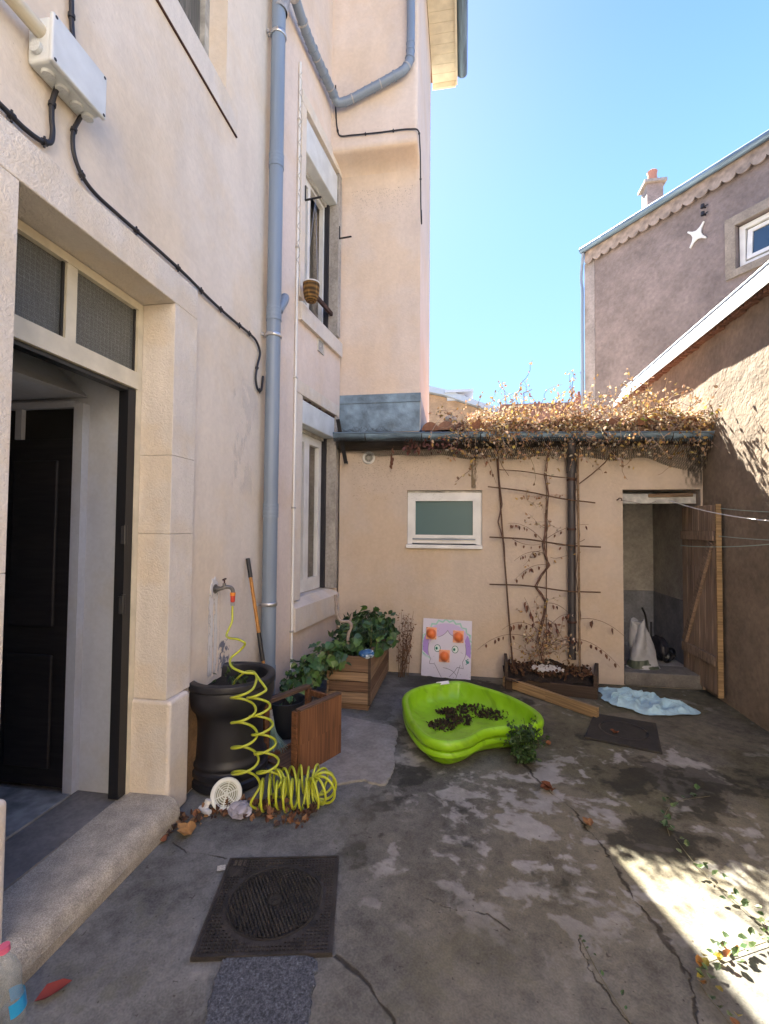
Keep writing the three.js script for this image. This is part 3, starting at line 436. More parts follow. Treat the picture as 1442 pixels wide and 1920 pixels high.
  part('fascia', box(-1.36, 2.32, 2.40, 2.56, -5.065, -5.02), M.pallet[4], shed);  // board colour darkened and board lengthened to stand in for shade under the gutter
  part('overflow_spout', tube([[.13, 2.47, -4.90], [.15, 2.40, -4.93], [.14, 2.34, -4.99], [.125, 2.29, -5.03]], .018, 16, 10), M.cable, shed);
  const dp = part('downpipe', merge([tube([[1.06, 2.46, -4.90], [1.06, 2.36, -4.92], [1.085, 2.24, -4.99], [1.085, 2.12, -5.0]], .05, 24, 14), rod([1.085, .25, -5.0], [1.085, 2.16, -5.0], .038, 16)]), M.pipeDark, shed);
  for (const y of [.62, 1.55, 2.05]) part('clamp', merge([new THREE.TorusGeometry(.041, .005, 6, 20).rotateX(Math.PI / 2).scale(1, 2.5, 1).translate(1.085, y, -5.0), rod([1.085, y, -5.03], [1.085, y, -5.07], .006, 6)]), M.rust, dp);
  // ledged and braced door leaf, folded back along the right-hand wall
  const d = part('door', merge([plank([2.258, .36, -5.36], [2.268, .36, -4.745], .03, .09, V(0, 1, 0)), plank([2.258, 1.50, -5.36], [2.268, 1.50, -4.745], .03, .09, V(0, 1, 0)), plank([2.258, .42, -5.32], [2.268, 1.44, -4.80], .03, .07, V(0, 1, 0))]), M.shedDoor[1], shed);
  for (let i = 0; i < 6; i++) { const z0 = -5.395 + i * .1145; part('door_board', rbox(2.275 + i * .0016, 2.298 + i * .0016, .05 + rr(0, .006), 1.785 + rr(-.004, .004), z0, z0 + .111, .004), M.shedDoor[i % 3], d); }
  part('edge_strip', box(2.262, 2.306, .05, 1.79, -4.7065, -4.69), M.plank, d);
}
// netting under and over the gutter
{
  const net = new Soup(), k = col(.03, .027, .024), wav = (x) => .03 * Math.sin(x * 5) + .02 * Math.sin(x * 13 + 1);
  const P = (x, t) => { const sag = sst(1.75, 2.3, x) * .16 + sst(-1.3, -.2, x) * .05; return V(x, 2.505 - t * (.125 + wav(x) * .5 + sag) - (x + 1.39) * .02, -4.83 - .20 * t * t + .03 * Math.sin(t * 5 + x * 9)); };
  for (let L = 0; L < 2; L++) for (let i = 0; i < 182; i++) for (let j = 0; j < 9; j++) { const x = -1.36 + i * .0202 + (j % 2) * .0101 + L * .006, o = V(0, 0, L * .014), a = P(x, j / 9).sub(o), b = P(x + .0101, (j + 1) / 9).sub(o), c = P(x - .0101, (j + 1) / 9).sub(o); net.stem([a, b], .0014, k, .0014); net.stem([a, c], .0014, k, .0014); }
  for (let i = 0; i < 26; i++) { const x = -1.36 + i * .022; net.stem([V(x, 2.58, -4.93), V(x + .02, 2.61 + rr(0, .05), -5.0), V(x + rr(-.02, .05), 2.60 + rr(0, .05), -5.08), V(x + .05, 2.62, -5.12)], .0013, k, .0013); }
  one('wire_netting', net.geo(), M.stem, 'dark wire netting sagging below the outhouse gutter', 'netting');
  const v = thing('round_vent', 'round white ventilation grille on the outhouse wall near the corner', 'vent', null, [-1.03, 2.318, ZB]);
  part('rim', new THREE.TorusGeometry(.058, .014, 10, 36).translate(0, 0, .006), M.white, v); part('backing', new THREE.CircleGeometry(.056, 30).translate(0, 0, .003), mat(col(.16, .16, .14), {}), v);
  for (let i = 0; i < 4; i++) part('spoke', box(-.05, .05, -.0035, .0035, .004, .010).rotateZ(i * Math.PI / 4), M.whiteOld, v);
  for (const r of [.02, .037]) part('ring', new THREE.TorusGeometry(r, .003, 6, 28).translate(0, 0, .008), M.whiteOld, v);
  one('iron_bar', merge([plank([-1.318, 2.70, -4.81], [-1.268, 2.25, -4.985], .016, .042, V(1, 0, 0)), plank([-1.269, 2.27, -4.98], [-1.269, 2.27, -5.068], .012, .03)]), M.black, 'slanting black iron bar in front of the gutter at the corner', 'bar');
  one('roof_stone', (() => { const g = new THREE.IcosahedronGeometry(.062, 3), p = g.attributes.position; for (let i = 0; i < p.count; i++) { const q = V().fromBufferAttribute(p, i), f = 1 + .2 * (fbm(q.x * 4 + .5, q.y * 4 + q.z * 3 + .5, 4, 3, 700) - .5); p.setXYZ(i, q.x * f * 1.2, q.y * f * .62, q.z * f); } g.computeVertexNormals(); return g.translate(-.14, 2.735, -5.12); })(), mat(col(.40, .38, .36), { roughness: .9 }), 'grey stone lying on the outhouse roof beside the bay', 'stone');
}

// ------------------------------------------------------------------ tall rough wall on the right
const rw = thing('boundary_wall', 'tall rough rendered boundary wall on the right with pale metal coping', 'wall');
{
  const g = new THREE.PlaneGeometry(11.4, 3.46, 380, 116).rotateY(-Math.PI / 2).translate(2.335, 1.70, -1.8), p = g.attributes.position, uv = g.attributes.uv;
  for (let i = 0; i < p.count; i++) { const y = p.getY(i), z = p.getZ(i); p.setX(i, 2.335 + (fbm(z / 8 + 1, y / 8 + .5, 24, 5, 720) - .5) * .016); uv.setXY(i, z, y); }
  g.computeVertexNormals();
  part('render_face', g, M.rightWall, rw);
  part('core', box(2.355, 2.62, -.05, 3.43, -7.5, 3.9), M.rightWall, rw);
  const s = new THREE.Shape([[2.232, 3.395], [2.234, 3.43], [2.385, 3.655], [2.70, 3.70], [2.70, 3.43], [2.345, 3.43], [2.25, 3.415]].map((q) => new THREE.Vector2(...q)));
  const cp = part('coping', uvBox(new THREE.ExtrudeGeometry(s, { depth: 11.5, steps: 40, bevelEnabled: false }).translate(0, 0, -7.55)), M.zincLight, rw);
  part('coping_edge', rod([2.40, 3.675, -7.6], [2.40, 3.675, 3.9], .024, 10), M.pipe, cp);
  const mo = []; for (let i = 0; i < 120; i++) { const z = -7.4 + i * .062; mo.push(rbox(2.27, 2.35, 3.405 - rr(.01, .035), 3.428, z, z + rr(.04, .06), .008, 1)); } stuff(part('mortar_bed', merge(mo), mat(col(.30, .16, .12), { map: tile(tRough, .4), roughness: 1 }), rw));
}

// ------------------------------------------------------------------ neighbour's house beyond the wall
{
  const K = V(2.626, 0, -10.682), U = V(.57409, 0, .81879), N = V(-.81879, 0, .57409);
  const m = new THREE.Matrix4().makeBasis(U, V(0, 1, 0), N).setPosition(K), bx = (...a) => box(...a).applyMatrix4(m), at = (s, y, o) => V(s, y, o).applyMatrix4(m);
  const h = thing('neighbouring_house', 'grey mauve rough rendered house beyond the right wall, with scalloped eaves', 'house');
  part('wall', uvBox(new THREE.ExtrudeGeometry((() => { const s = new THREE.Shape(rect(0, 6, -.05, 7.5).map((q) => new THREE.Vector2(...q))); s.holes.push(new THREE.Path(rect(2.97, 4.0, 5.75, 6.47).map((q) => new THREE.Vector2(...q)))); return s; })(), { depth: .3, bevelEnabled: false }).translate(0, 0, -.3)).applyMatrix4(m), M.farWall, h);
  part('corner_quoin', bx(-.012, .25, 0, 7.35, -.02, .012), mat(col(.46, .42, .42), { map: tile(tRough, 1.5), roughness: .95 }), h);
  part('side_wall', bx(-.006, .29, -.05, 7.5, -4, -.301), M.farWall, h);
  part('rear_wall', bx(.29, 6, -.05, 7.5, -4, -3.7), M.farWall, h);
  const rf = part('roof', (() => { const s = new THREE.Shape([[.12, 7.60], [-2.0, 9.1], [-4.2, 7.5], [-4.0, 7.45], [-2.0, 8.9], [.06, 7.54]].map((q) => new THREE.Vector2(...q))); return uvBox(new THREE.ExtrudeGeometry(s, { depth: 6.05, bevelEnabled: false }).applyMatrix4(new THREE.Matrix4().makeBasis(V(0, 0, 1), V(0, 1, 0), V(-1, 0, 0)).setPosition(6.1, 0, 0))).applyMatrix4(m); })(), mat(col(.34, .20, .15), { map: tile(tRough, .8) }), h);
  part('gutter', rod(at(.02, 7.60, .15), at(6, 7.45, .15), .065, 14), M.zinc, rf);
  { const s = new THREE.Shape(), n = 28, w = 5.95 / n; s.moveTo(.05, 7.56); s.lineTo(6, 7.42); s.lineTo(6, 7.24); for (let i = 0; i < n; i++) { const x0 = 6 - i * w, x1 = x0 - w, y = 7.36 - (x0 / 6) * .13; s.bezierCurveTo(x0 - .03, y - .10, x1 + .05, y - .10, x1, y + .002); } s.closePath(); part('scalloped_fascia', uvBox(new THREE.ExtrudeGeometry(s, { depth: .022, bevelEnabled: false }).translate(0, 0, .06)).applyMatrix4(m), mat(col(.50, .40, .34), { map: tile(tGrime, .6), roughness: .8 }), rf); }
  part('soffit', bx(.05, 6, 7.38, 7.40, 0.013, .058), M.cream, rf);
  const ch = part('chimney', box(4.43, 4.80, 7.9, 10.05, -12.5, -12.15), mat(col(.52, .45, .42), { map: tile(tRough, 1) }), rf);
  part('chimney_cap', box(4.36, 4.87, 10.053, 10.12, -12.57, -12.08), M.stoneGrey, ch);
  part('chimney_pot', new THREE.LatheGeometry([[.0, 0], [.15, 0], [.12, .08], [.10, .25], [.12, .33], [.11, .34], [.09, .3]].map((q) => new THREE.Vector2(...q)), 18).translate(4.62, 10.12, -12.33), mat(col(.46, .22, .15), { roughness: .85 }), ch);
  const w = part('window', merge([bx(2.99, 3.07, 5.77, 6.45, -.12, -.06), bx(3.9, 3.98, 5.77, 6.45, -.12, -.06), bx(3.071, 3.899, 6.38, 6.45, -.12, -.06), bx(3.071, 3.899, 5.77, 5.84, -.12, -.06)]), M.white, h);
  { const tl = new THREE.Matrix4().makeTranslation(0, 5.86, -.10).multiply(new THREE.Matrix4().makeRotationX(-.10)), b2 = (...a) => box(...a).applyMatrix4(tl).applyMatrix4(m); part('tilted_sash', merge([b2(3.09, 3.16, 0, .50, 0, .05), b2(3.83, 3.90, 0, .50, 0, .05), b2(3.161, 3.829, .44, .50, 0, .05), b2(3.161, 3.829, 0, .06, 0, .05)]), M.white, w); part('pane', b2(3.16, 3.83, .061, .439, .02, .026), mat(col(.03, .05, .08), { roughness: .03, clearcoat: 1, clearcoatRoughness: .02, specularIntensity: 1 }), w); }
  part('window_surround', merge([bx(2.82, 2.968, 5.63, 6.63, -.2, .03), bx(4.002, 4.15, 5.63, 6.63, -.2, .03), bx(2.9685, 4.0015, 6.472, 6.63, -.2, .03), bx(2.9685, 4.0015, 5.63, 5.748, -.2, .045)]), mat(col(.44, .385, .33), { map: tile(tRough, 1) }), h);
  part('dark_room', merge([bx(2.8, 4.2, 5.5, 6.7, -.72, -.70), bx(2.8, 2.82, 5.5, 6.7, -.70, -.31), bx(4.18, 4.2, 5.5, 6.7, -.70, -.31), bx(2.8, 4.2, 6.68, 6.7, -.70, -.31), bx(2.8, 4.2, 5.5, 5.52, -.70, -.31)]), M.room, h);
  const an = new THREE.Shape(); for (let i = 0; i < 4; i++) { const a = Math.PI / 4 + .12 + i * Math.PI / 2, c = (r, t) => [2.38 + Math.cos(t) * r * .9, 6.65 + Math.sin(t) * r]; const q = [c(.082, a - .62), c(.12, a - .20), c(.215, a - .05), c(.215, a + .05), c(.12, a + .20), c(.082, a + .62)]; q.forEach((e, j) => (i + j ? an.lineTo(...e) : an.moveTo(...e))); }
  an.closePath(); an.holes.push(new THREE.Path().absarc(2.38, 6.65, .018, 0, 7));
  const anc = thing('wall_anchor', 'white cross-shaped iron wall anchor on the mauve house', 'anchor'); part('plate', new THREE.ExtrudeGeometry(an, { depth: .025, bevelEnabled: false }).translate(0, 0, .012).applyMatrix4(m), M.white, anc); part('bolt', rod(at(2.38, 6.65, .0), at(2.38, 6.65, .03), .016, 10), M.cable, anc);
  const ins = thing('wire_insulator', 'small dark wire insulator under the scalloped eaves', 'insulator'); for (const y of [7.06, 6.93]) part('insulator', merge([rod(at(2.51, y, 0), at(2.51, y, .08), .015, 8), rod(at(2.51, y - .03, .08), at(2.51, y + .03, .08), .03, 10), rod(at(2.46, y, .05), at(2.58, y, .05), .008, 6)]), M.cable, ins);
  const dpn = thing('drainpipe', 'thin dark drainpipe bending in at the corner of the mauve house', 'drainpipe'); part('pipe', tube([at(.06, 7.54, .14), at(.0, 7.36, .09), at(-.06, 7.2, .05), at(-.08, 7.0, .03), at(-.04, 6.8, .05), at(-.045, 6.3, .05), at(-.045, 3, .05), at(-.045, 0, .05)], .032, 60, 8), M.pipe, dpn);
}
// roofs, chimneys and aerials in the distance
{
  const h = thing('distant_house', 'distant beige gable end with grey roof and dormer, right of the bay', 'house');
  part('gable_wall', wallGeo(V(0, 0, -22), V(1, 0, 0), [[-6, 0], [5, 0], [5, 5.4], [1.1, 6.95], [-.9, 7.7], [-1.9, 7.95], [-6, 8.0]], [], 4), mat(col(.62, .42, .26), { map: tile(tRough, 2) }), h);
  part('roof', wallGeo(V(0, 0, -21.7), V(1, 0, 0), [[-6, 8.03], [-1.9, 7.97], [-.9, 7.73], [1.1, 6.97], [5.1, 5.4], [5.1, 5.6], [1.1, 7.2], [-.8, 7.98], [-1.7, 8.2], [-6, 8.24]], [], 4.6), mat(col(.42, .47, .52), {}), h);
  part('dormer', merge([box(-.75, .05, 7.5, 7.80, -23, -21.9), box(-.85, .45, 7.801, 7.92, -23.1, -21.6)]), mat(col(.50, .54, .60), {}), h);
  const clay = mat(col(.50, .26, .18), { map: tile(tRough, 1) });
  for (const [x, y, z, w, lab] of [[3.75, 7.75, -25, .5, 'distant brick chimney with pots, left of the mauve house'], [5.9, 8.2, -25, .42, 'distant brick chimney hard against the mauve house corner']]) { const c = thing('distant_chimney', lab, 'chimney', 'distant chimneys'); part('stack', box(x - w / 2, x + w / 2, 0, y, z - .3, z + .3), clay, c); part('chimney_cap', box(x - w / 2 - .06, x + w / 2 + .06, y + .003, y + .09, z - .36, z + .36), clay, c); for (const d of [-.1, .1]) part('pot', rod([x + d, y + .09, z], [x + d, y + .36, z], .08, 10, .065), clay, c); }
  for (const [x, y0, y1, z, lab] of [[3.1, 5.5, 8.65, -25, 'thin television aerial on a mast above the distant roofs'], [5.92, 6, 9.6, -25, 'taller television aerial beside the mauve house corner']]) { const a = thing('television_aerial', lab, 'aerial', 'distant aerials'); part('mast', rod([x, 0, z], [x, y1, z], .022, 6), M.cable, a); part('boom', rod([x - .06, y1 - .06, z], [x + .42, y1 + .12, z], .015, 6), M.cable, a); for (let i = 0; i < 5; i++) part('element', rod([x + i * .085, y1 - .05 + i * .035, z - .2], [x + i * .085, y1 - .05 + i * .035, z + .2], .01, 5), M.cable, a); }
  const roofs = thing('distant_terrace', 'low distant terrace of tiled roofs behind the vine', 'house'); part('wall', box(1.5, 9, 0, 5.6, -30, -26), mat(col(.55, .42, .33), { map: tile(tRough, 2) }), roofs); part('roof', wallGeo(V(9.2, 0, -25.6), V(-1, 0, 0), [[0, 5.6], [7.9, 5.6], [7.6, 7.0], [.3, 7.0]], [], 4.6), mat(col(.44, .22, .15), { map: tile(tRough, 1.2) }), roofs);
}
// unseen house front, added behind the camera to bounce warm sun into the shade
{
  const h = thing('added_bounce_house', 'sunlit cream house front added unseen behind the camera to bounce warm fill', 'house');
  const holes = [], wins = []; for (const [x, y, w, hh] of [[-1.2, .9, 1, 1.3], [1.2, .9, 1, 1.3], [-1.2, 3.5, 1, 1.4], [1.2, 3.5, 1, 1.4], [3.6, 3.5, 1, 1.4], [3.6, .15, 1, 2.2]]) { holes.push(rect(-(x + w / 2), -(x - w / 2), y, y + hh)); wins.push([x, y, w, hh]); }
  part('wall', wallGeo(V(0, 0, 4.7), V(-1, 0, 0), rect(-6, 4.5, -.05, 7), holes, .4), mat(col(.82, .74, .63), { map: tile(tStucco, 3) }), h);
  for (const [x, y, w, hh] of wins) part('shutter', box(x - w / 2, x + w / 2, y, y + hh, 4.82, 4.88), M.whiteOld, h);
  part('roof', box(-4.8, 6.3, 7.003, 7.2, 4.4, 9), mat(col(.40, .2, .13), {}), h);
}

// ------------------------------------------------------------------ things along the left wall
{ // tap
  const t = thing('garden_tap', 'old grey brass garden tap on the left wall with an orange hose connector', 'tap'), brass = mat(col(.30, .29, .28), { map: tile(tGrime, .05), roughness: .45, metalness: .6 });
  part('wall_plate', rod([-1.573, 1.148, -2.80], [-1.560, 1.148, -2.80], .030, 18), brass, t);
  part('body', merge([tube([[-1.565, 1.148, -2.80], [-1.53, 1.150, -2.803], [-1.50, 1.160, -2.81], [-1.475, 1.158, -2.825], [-1.462, 1.142, -2.835], [-1.46, 1.118, -2.836]], .0125, 24, 12), rod([-1.505, 1.15, -2.808], [-1.505, 1.185, -2.808], .013, 12, .010), rod([-1.55, 1.148, -2.801], [-1.538, 1.149, -2.802], .019, 6)]), brass, t);
  part('handle', merge([rod([-1.505, 1.185, -2.808], [-1.505, 1.208, -2.808], .005, 8), rod([-1.512, 1.210, -2.838], [-1.498, 1.210, -2.778], .006, 8)]), M.rust, t);
  part('connector', new THREE.LatheGeometry([[.004, 0], [.012, 0], [.0145, .006], [.0145, .032], [.0155, .034], [.0155, .040], [.0145, .041]].map((q) => new THREE.Vector2(...q)), 16).translate(-1.46, 1.062, -2.836), mat(col(.55, .05, .03), { roughness: .4 }), t);
  part('connector_collar', rod([-1.46, 1.1035, -2.836], [-1.46, 1.124, -2.836], .017, 16), mat(col(.80, .27, .03), { roughness: .4 }), t);
  part('connector_nut', rod([-1.46, 1.040, -2.836], [-1.46, 1.061, -2.836], .0125, 14), M.boxSide, t);
  // pale mortar where the pipe comes out of the wall
  const sp = new THREE.Shape(); for (let i = 0; i < 22; i++) { const a = i / 22 * 6.283, r = .045 * (.8 + .5 * hash(i, 3, 1)); const q = [2.795 + Math.cos(a) * r, 1.15 + Math.sin(a) * r * 1.25]; i ? sp.lineTo(...q) : sp.moveTo(...q); }
  part('mortar', new THREE.ExtrudeGeometry(sp, { depth: .006, bevelEnabled: true, bevelSize: .004, bevelThickness: .003, bevelSegments: 1 }).applyMatrix4(new THREE.Matrix4().makeBasis(UA, V(0, 1, 0), V(1, 0, 0)).setPosition(XA - .002, 0, 0)), mat(col(.62, .60, .58), { bumpMap: tile(tGrain, .1), bumpScale: .003 }), t);
}
{ // coiled hose: down from the tap, coil on the ground, back up into the butt
  const pts = [[-1.46, 1.045, -2.836], [-1.458, 1.0, -2.83], [-1.452, .95, -2.82], [-1.46, .905, -2.80], [-1.468, .868, -2.78], [-1.42, .862, -2.72], [-1.34, .862, -2.69], [-1.305, .84, -2.70], [-1.345, .79, -2.72], [-1.375, .755, -2.66], [-1.33, .728, -2.59], [-1.25, .705, -2.575], [-1.20, .685, -2.62]].map((q) => V(...q));
  const helix = (a, b, r0, r1, n, ph, flat) => { const d = b.clone().sub(a), X = flat ? V(0, 1, 0) : V(1, 0, 0), Z = new THREE.Vector3().crossVectors(d.clone().normalize(), X).normalize(); for (let i = 0; i <= n * 14; i++) { const t = i / (n * 14), an = ph + t * n * 6.2832, r = mix(r0, r1, t) * (1 + .06 * Math.sin(i * .9)); pts.push(a.clone().addScaledVector(d, t).addScaledVector(X, Math.cos(an) * r).addScaledVector(Z, Math.sin(an) * r)); } };
  helix(V(-1.205, .66, -2.475), V(-1.165, .13, -2.455), .066, .076, 4, 0, false);
  pts.push(V(-1.12, .06, -2.42));
  { const ax = new THREE.CatmullRomCurve3([[-1.10, .085, -2.47], [-1.0, .085, -2.49], [-.90, .085, -2.505], [-.81, .085, -2.53], [-.765, .085, -2.59], [-.80, .085, -2.655], [-.90, .085, -2.66], [-1.0, .085, -2.61], [-1.05, .10, -2.56]].map((q) => V(...q))), n = 20; for (let i = 0; i <= n * 14; i++) { const t = i / (n * 14), c = ax.getPoint(t), d = ax.getTangent(t), Z = V(-d.z, 0, d.x).normalize(), an = Math.PI + t * n * 6.2832, r = .074 + .006 * Math.sin(t * 40) + .004 * Math.sin(i * .7); pts.push(c.addScaledVector(V(0, 1, 0), Math.cos(an) * r).addScaledVector(Z, Math.sin(an) * r * .9)); } }
  pts.push(V(-1.02, .08, -2.50));
  helix(V(-1.045, .14, -2.50), V(-1.145, .63, -2.53), .060, .054, 5, 0, false);
  pts.push(V(-1.16, .675, -2.58), V(-1.22, .69, -2.64), V(-1.30, .665, -2.70), V(-1.38, .60, -2.74), V(-1.42, .545, -2.78));
  const h = thing('coiled_hose', 'yellow green spiral garden hose hanging from the tap and coiled on the ground', 'hose');
  part('hose', tube(pts, .0070, pts.length * 5, 8), mat(col(.48, .52, .035), { roughness: .38, clearcoat: .3 }), h);
}
{ // water butt
  const b = thing('water_butt', 'large dark plastic urn-shaped water butt let into the left wall', 'water butt', null, [-1.42, 0, -2.76]), pl = mat(col(.028, .028, .036), { map: tile(tGrime, .4), roughness: .46 });
  const pr = [[0, .006], [.222, .006], [.232, .02], [.232, .055], [.231, .056], [.216, .062], [.216, .076], [.228, .080], [.229, .11], [.228, .112], [.214, .118], [.213, .132], [.222, .136], [.220, .158], [.208, .165], [.203, .19], [.198, .26], [.196, .34], [.199, .40], [.212, .435], [.238, .462], [.257, .50], [.263, .54], [.261, .575], [.256, .590], [.256, .591], [.268, .592], [.270, .600], [.268, .628], [.262, .634], [.232, .636], [.222, .632], [.218, .618], [.214, .56]].map((q) => new THREE.Vector2(...q));
  part('shell', new THREE.LatheGeometry(pr, 56), pl, b);
  part('soil', new THREE.CircleGeometry(.216, 30).rotateX(-Math.PI / 2).translate(0, .56, 0), mat(col(.03, .024, .018), { bumpMap: tile(tGrain, .2), bumpScale: .02, roughness: 1 }), b);
  const s = new Soup(); for (let i = 0; i < 26; i++) s.leaf(V(rr(-.10, .08), .575 + rr(0, .05), rr(-.12, .05)), rr(.02, .045), jit([.06, .11, .025], .4), .3); stuff(part('weeds', s.geo(), M.greenLeaf, b));
}
{ // broken cabinet
  const c = thing('broken_cabinet', 'broken brown wooden cabinet carcass standing by the hose coil', 'cabinet'), a = V(-1.0, 0, -2.82), b = V(-.83, 0, -3.17), n = V(-.9, 0, -.437).multiplyScalar(.30), Z = (v, y) => [v.x, y, v.z];
  const a2 = a.clone().add(n), b2 = b.clone().add(n), mid = a.clone().add(b).multiplyScalar(.5);
  part('side_panel', plank(Z(a, .205), Z(b, .205), .034, .40, V(0, 1, 0), .004), M.hutch, c);
  part('panel_edge', plank(Z(a.clone().addScaledVector(n, .02), .412), Z(b.clone().addScaledVector(n, .02), .412), .048, .012), M.hutchTop, c);
  part('front_stile', plank(Z(a.clone().addScaledVector(n, .10), .005), Z(a.clone().addScaledVector(n, .10), .40), .022, .045, n.clone().normalize()), M.hutch, c);
  part('top_rail', plank(Z(a2, .40), Z(b2, .40), .045, .026), M.hutchTop, c);
  part('leg', plank(Z(a2, 0), Z(a2, .386), .04, .03, n.clone().normalize()), M.hutch, c); part('leg', plank(Z(b2, 0), Z(b2, .386), .045, .03, n.clone().normalize()), M.hutch, c);
  part('lower_rail', plank(Z(a2, .03), Z(b2, .03), .03, .04), M.hutch, c);
  part('cross_rail', plank(Z(b, .36), Z(b2.clone().lerp(b, .1), .36), .025, .04), M.hutch, c);
  part('bottom_board', plank(Z(a.clone().addScaledVector(n, .55), .022), Z(b.clone().addScaledVector(n, .55), .022), .24, .014), M.hutchTop, c);
  const w = new Soup(), k = col(.05, .05, .05), P = (i, j) => b.clone().addScaledVector(n, i / 12).setY(.03 + j * .026).add(V(0, 0, .012 * Math.sin(i * 1.3 + j))); for (let i = 0; i < 12; i++) for (let j = 0; j < 12; j++) { w.stem([P(i + (j % 2) * .5, j), P(i + (j % 2 ? 1 : .5), j + 1)], .0011, k, .0011); w.stem([P(i + (j % 2) * .5, j), P(i + (j % 2 ? 0 : -.5), j + 1)], .0011, k, .0011); }
  part('wire_mesh', w.geo(), M.stem, c);
  const bk = thing('plastic_bucket', 'dark grey bucket half hidden behind the broken cabinet', 'bucket', null, [-1.30, 0, -3.40]); part('shell', new THREE.LatheGeometry([[0, .005], [.105, .005], [.135, .25], [.143, .255], [.138, .262], [.128, .25], [.10, .02]].map((q) => new THREE.Vector2(...q)), 32), mat(col(.022, .024, .03), { roughness: .6 }), bk);
}
{ // broom
  const T = V(-1.553, 1.315, -3.235), G = V(-1.235, .02, -3.055), L = (t) => T.clone().lerp(G, t), b = thing('broom', 'long broom with orange handle, black grips and pale green strands, leaning on the wall', 'broom'), or = mat(col(.72, .33, .06), { map: tile(tWood, .4, .1), roughness: .45 });
  part('handle', rod(L(0), L(.80), .0125, 12), or, b); part('grip', rod(L(0), L(.105), .0152, 12), M.black, b); part('grip', rod(L(.40), L(.545), .0148, 12), M.black, b); part('ferrule', rod(L(.79), L(.85), .016, 12), M.zincLight, b);
  const s = new Soup(), dir = G.clone().sub(T).normalize(); for (let i = 0; i < 70; i++) { const a = L(.845).add(V(rr(-.012, .012), 0, rr(-.012, .012))), e = L(1 + rr(-.03, 0)).add(V(rr(-.055, .07), 0, rr(-.06, .06))); e.y = Math.max(.004, e.y); const m1 = a.clone().lerp(e, .5).add(V(0, 0, rr(-.01, .01))).lerp(L(.92), .35); s.stem([a, m1, e], .0016, jit([.22, .34, .30], .3), .0012); } stuff(part('bristles', s.geo(), M.stem, b));
}
{ // pallet-wood planter with ivy
  const p = thing('pallet_planter', 'weathered pallet-wood planter box full of green ivy below the window', 'planter'); let k = 0;
  for (const [y0, y1] of [[.055, .148], [.155, .236], [.243, .316], [.324, .452]]) part('plank', rbox(-1.13, -.785, y0, y1, -3.955, -3.935, .004), M.pallet[k++ % 4], p);
  for (const [y0, y1, e] of [[.05, .148, 0], [.152, .252, .01], [.256, .352, .004], [.356, .505, .02]]) part('plank', rbox(-.785, -.765, y0, y1, -4.93, -3.935 - e, .004), M.pallet[k++ % 4], p);
  for (const [y0, y1] of [[.06, .2], [.205, .35], [.355, .47]]) { part('plank', rbox(-1.15, -1.13, y0, y1, -4.93, -3.94, .004), M.pallet[k++ % 4], p); part('plank', rbox(-1.129, -.786, y0, y1, -4.93, -4.91, .004), M.pallet[k++ % 4], p); }
  part('corner_board', box(-.7865, -.764, .045, .50, -3.9345, -3.927), M.pallet[4], p); part('corner_post', box(-.812, -.787, .0, .44, -3.98, -3.956), M.pallet[3], p); part('corner_post', box(-1.128, -1.10, .0, .44, -3.98, -3.956), M.pallet[3], p);
  part('base_bearer', box(-1.128, -.79, .0, .05, -4.06, -3.96), M.pallet[3], p); part('base_bearer', box(-1.128, -.79, .0, .05, -4.9, -4.8), M.pallet[3], p);
  part('soil', box(-1.129, -.786, .36, .41, -4.909, -3.957), mat(col(.035, .026, .018), { roughness: 1 }), p);
  // ivy
  const v = thing('ivy_plant', 'dark green leafy ivy filling the pallet planter and spilling left', 'plant');
  const leafG = (n) => { // lobed leaf, folded along the midrib, base at the origin
    const out = n % 2 ? [[.0, 0], [.30, .02], [.50, .25], [.48, .50], [.30, .78], [0, 1]] : [[0, 0], [.34, -.10], [.52, .16], [.36, .40], [.44, .62], [.20, .74], [0, 1.02]], g = new Soup(), c = col(1, 1, 1), q = (x, y, s) => V(x * s, y, Math.abs(x) * (.22 + .08 * n) - (y - .5) ** 2 * .25 + .1 * x * y);
    for (const s of [-1, 1]) for (let i = 0; i + 1 < out.length; i++) { const m = V(0, .5, 0); g.tri(...(s > 0 ? [m, q(...out[i], s), q(...out[i + 1], s)] : [m, q(...out[i + 1], s), q(...out[i], s)]), c); } return g.geo(); };
  const gs = [0, 1, 2, 3].map(leafG), gm = [[.055, .13, .035], [.035, .085, .028], [.09, .18, .04], [.045, .10, .05], [.13, .22, .045]].map((c) => mat(col(...c), { roughness: .48, transmission: .15, thickness: 0 }));
  const st = new Soup(), fill = new Soup(), Q = new THREE.Quaternion(), place = (pos, nrm, size) => { const m = part('leaf', gs[Math.floor(rnd() * 4)], gm[Math.floor(Math.pow(rnd(), 1.4) * 5)], v); m.position.copy(pos); Q.setFromUnitVectors(V(0, 0, 1), nrm.clone().add(V(rr(-.5, .5), rr(-.3, .5), rr(-.5, .5))).normalize()); m.quaternion.copy(Q).multiply(new THREE.Quaternion().setFromAxisAngle(V(0, 0, 1), rr(2.2, 4.1))); m.scale.setScalar(size); };
  const spine = [V(-1.02, .50, -4.0), V(-1.20, .40, -3.90), V(-1.34, .27, -3.76), V(-1.40, .12, -3.58)];
  for (let i = 0; i < 185; i++) { const a = rr(0, 6.283), e = Math.acos(rr(-.1, 1)), n = V(Math.sin(e) * Math.cos(a), Math.cos(e), Math.sin(e) * Math.sin(a)), pos = V(-.90 + n.x * .27 * rr(.75, 1.06), .50 + n.y * rr(.14, .27), -4.42 + n.z * .48 * rr(.8, 1.03)); if (pos.x < -1.40) pos.x = -1.40; pos.z = Math.max(-4.95, pos.z); place(pos, n, rr(.055, .095)); }
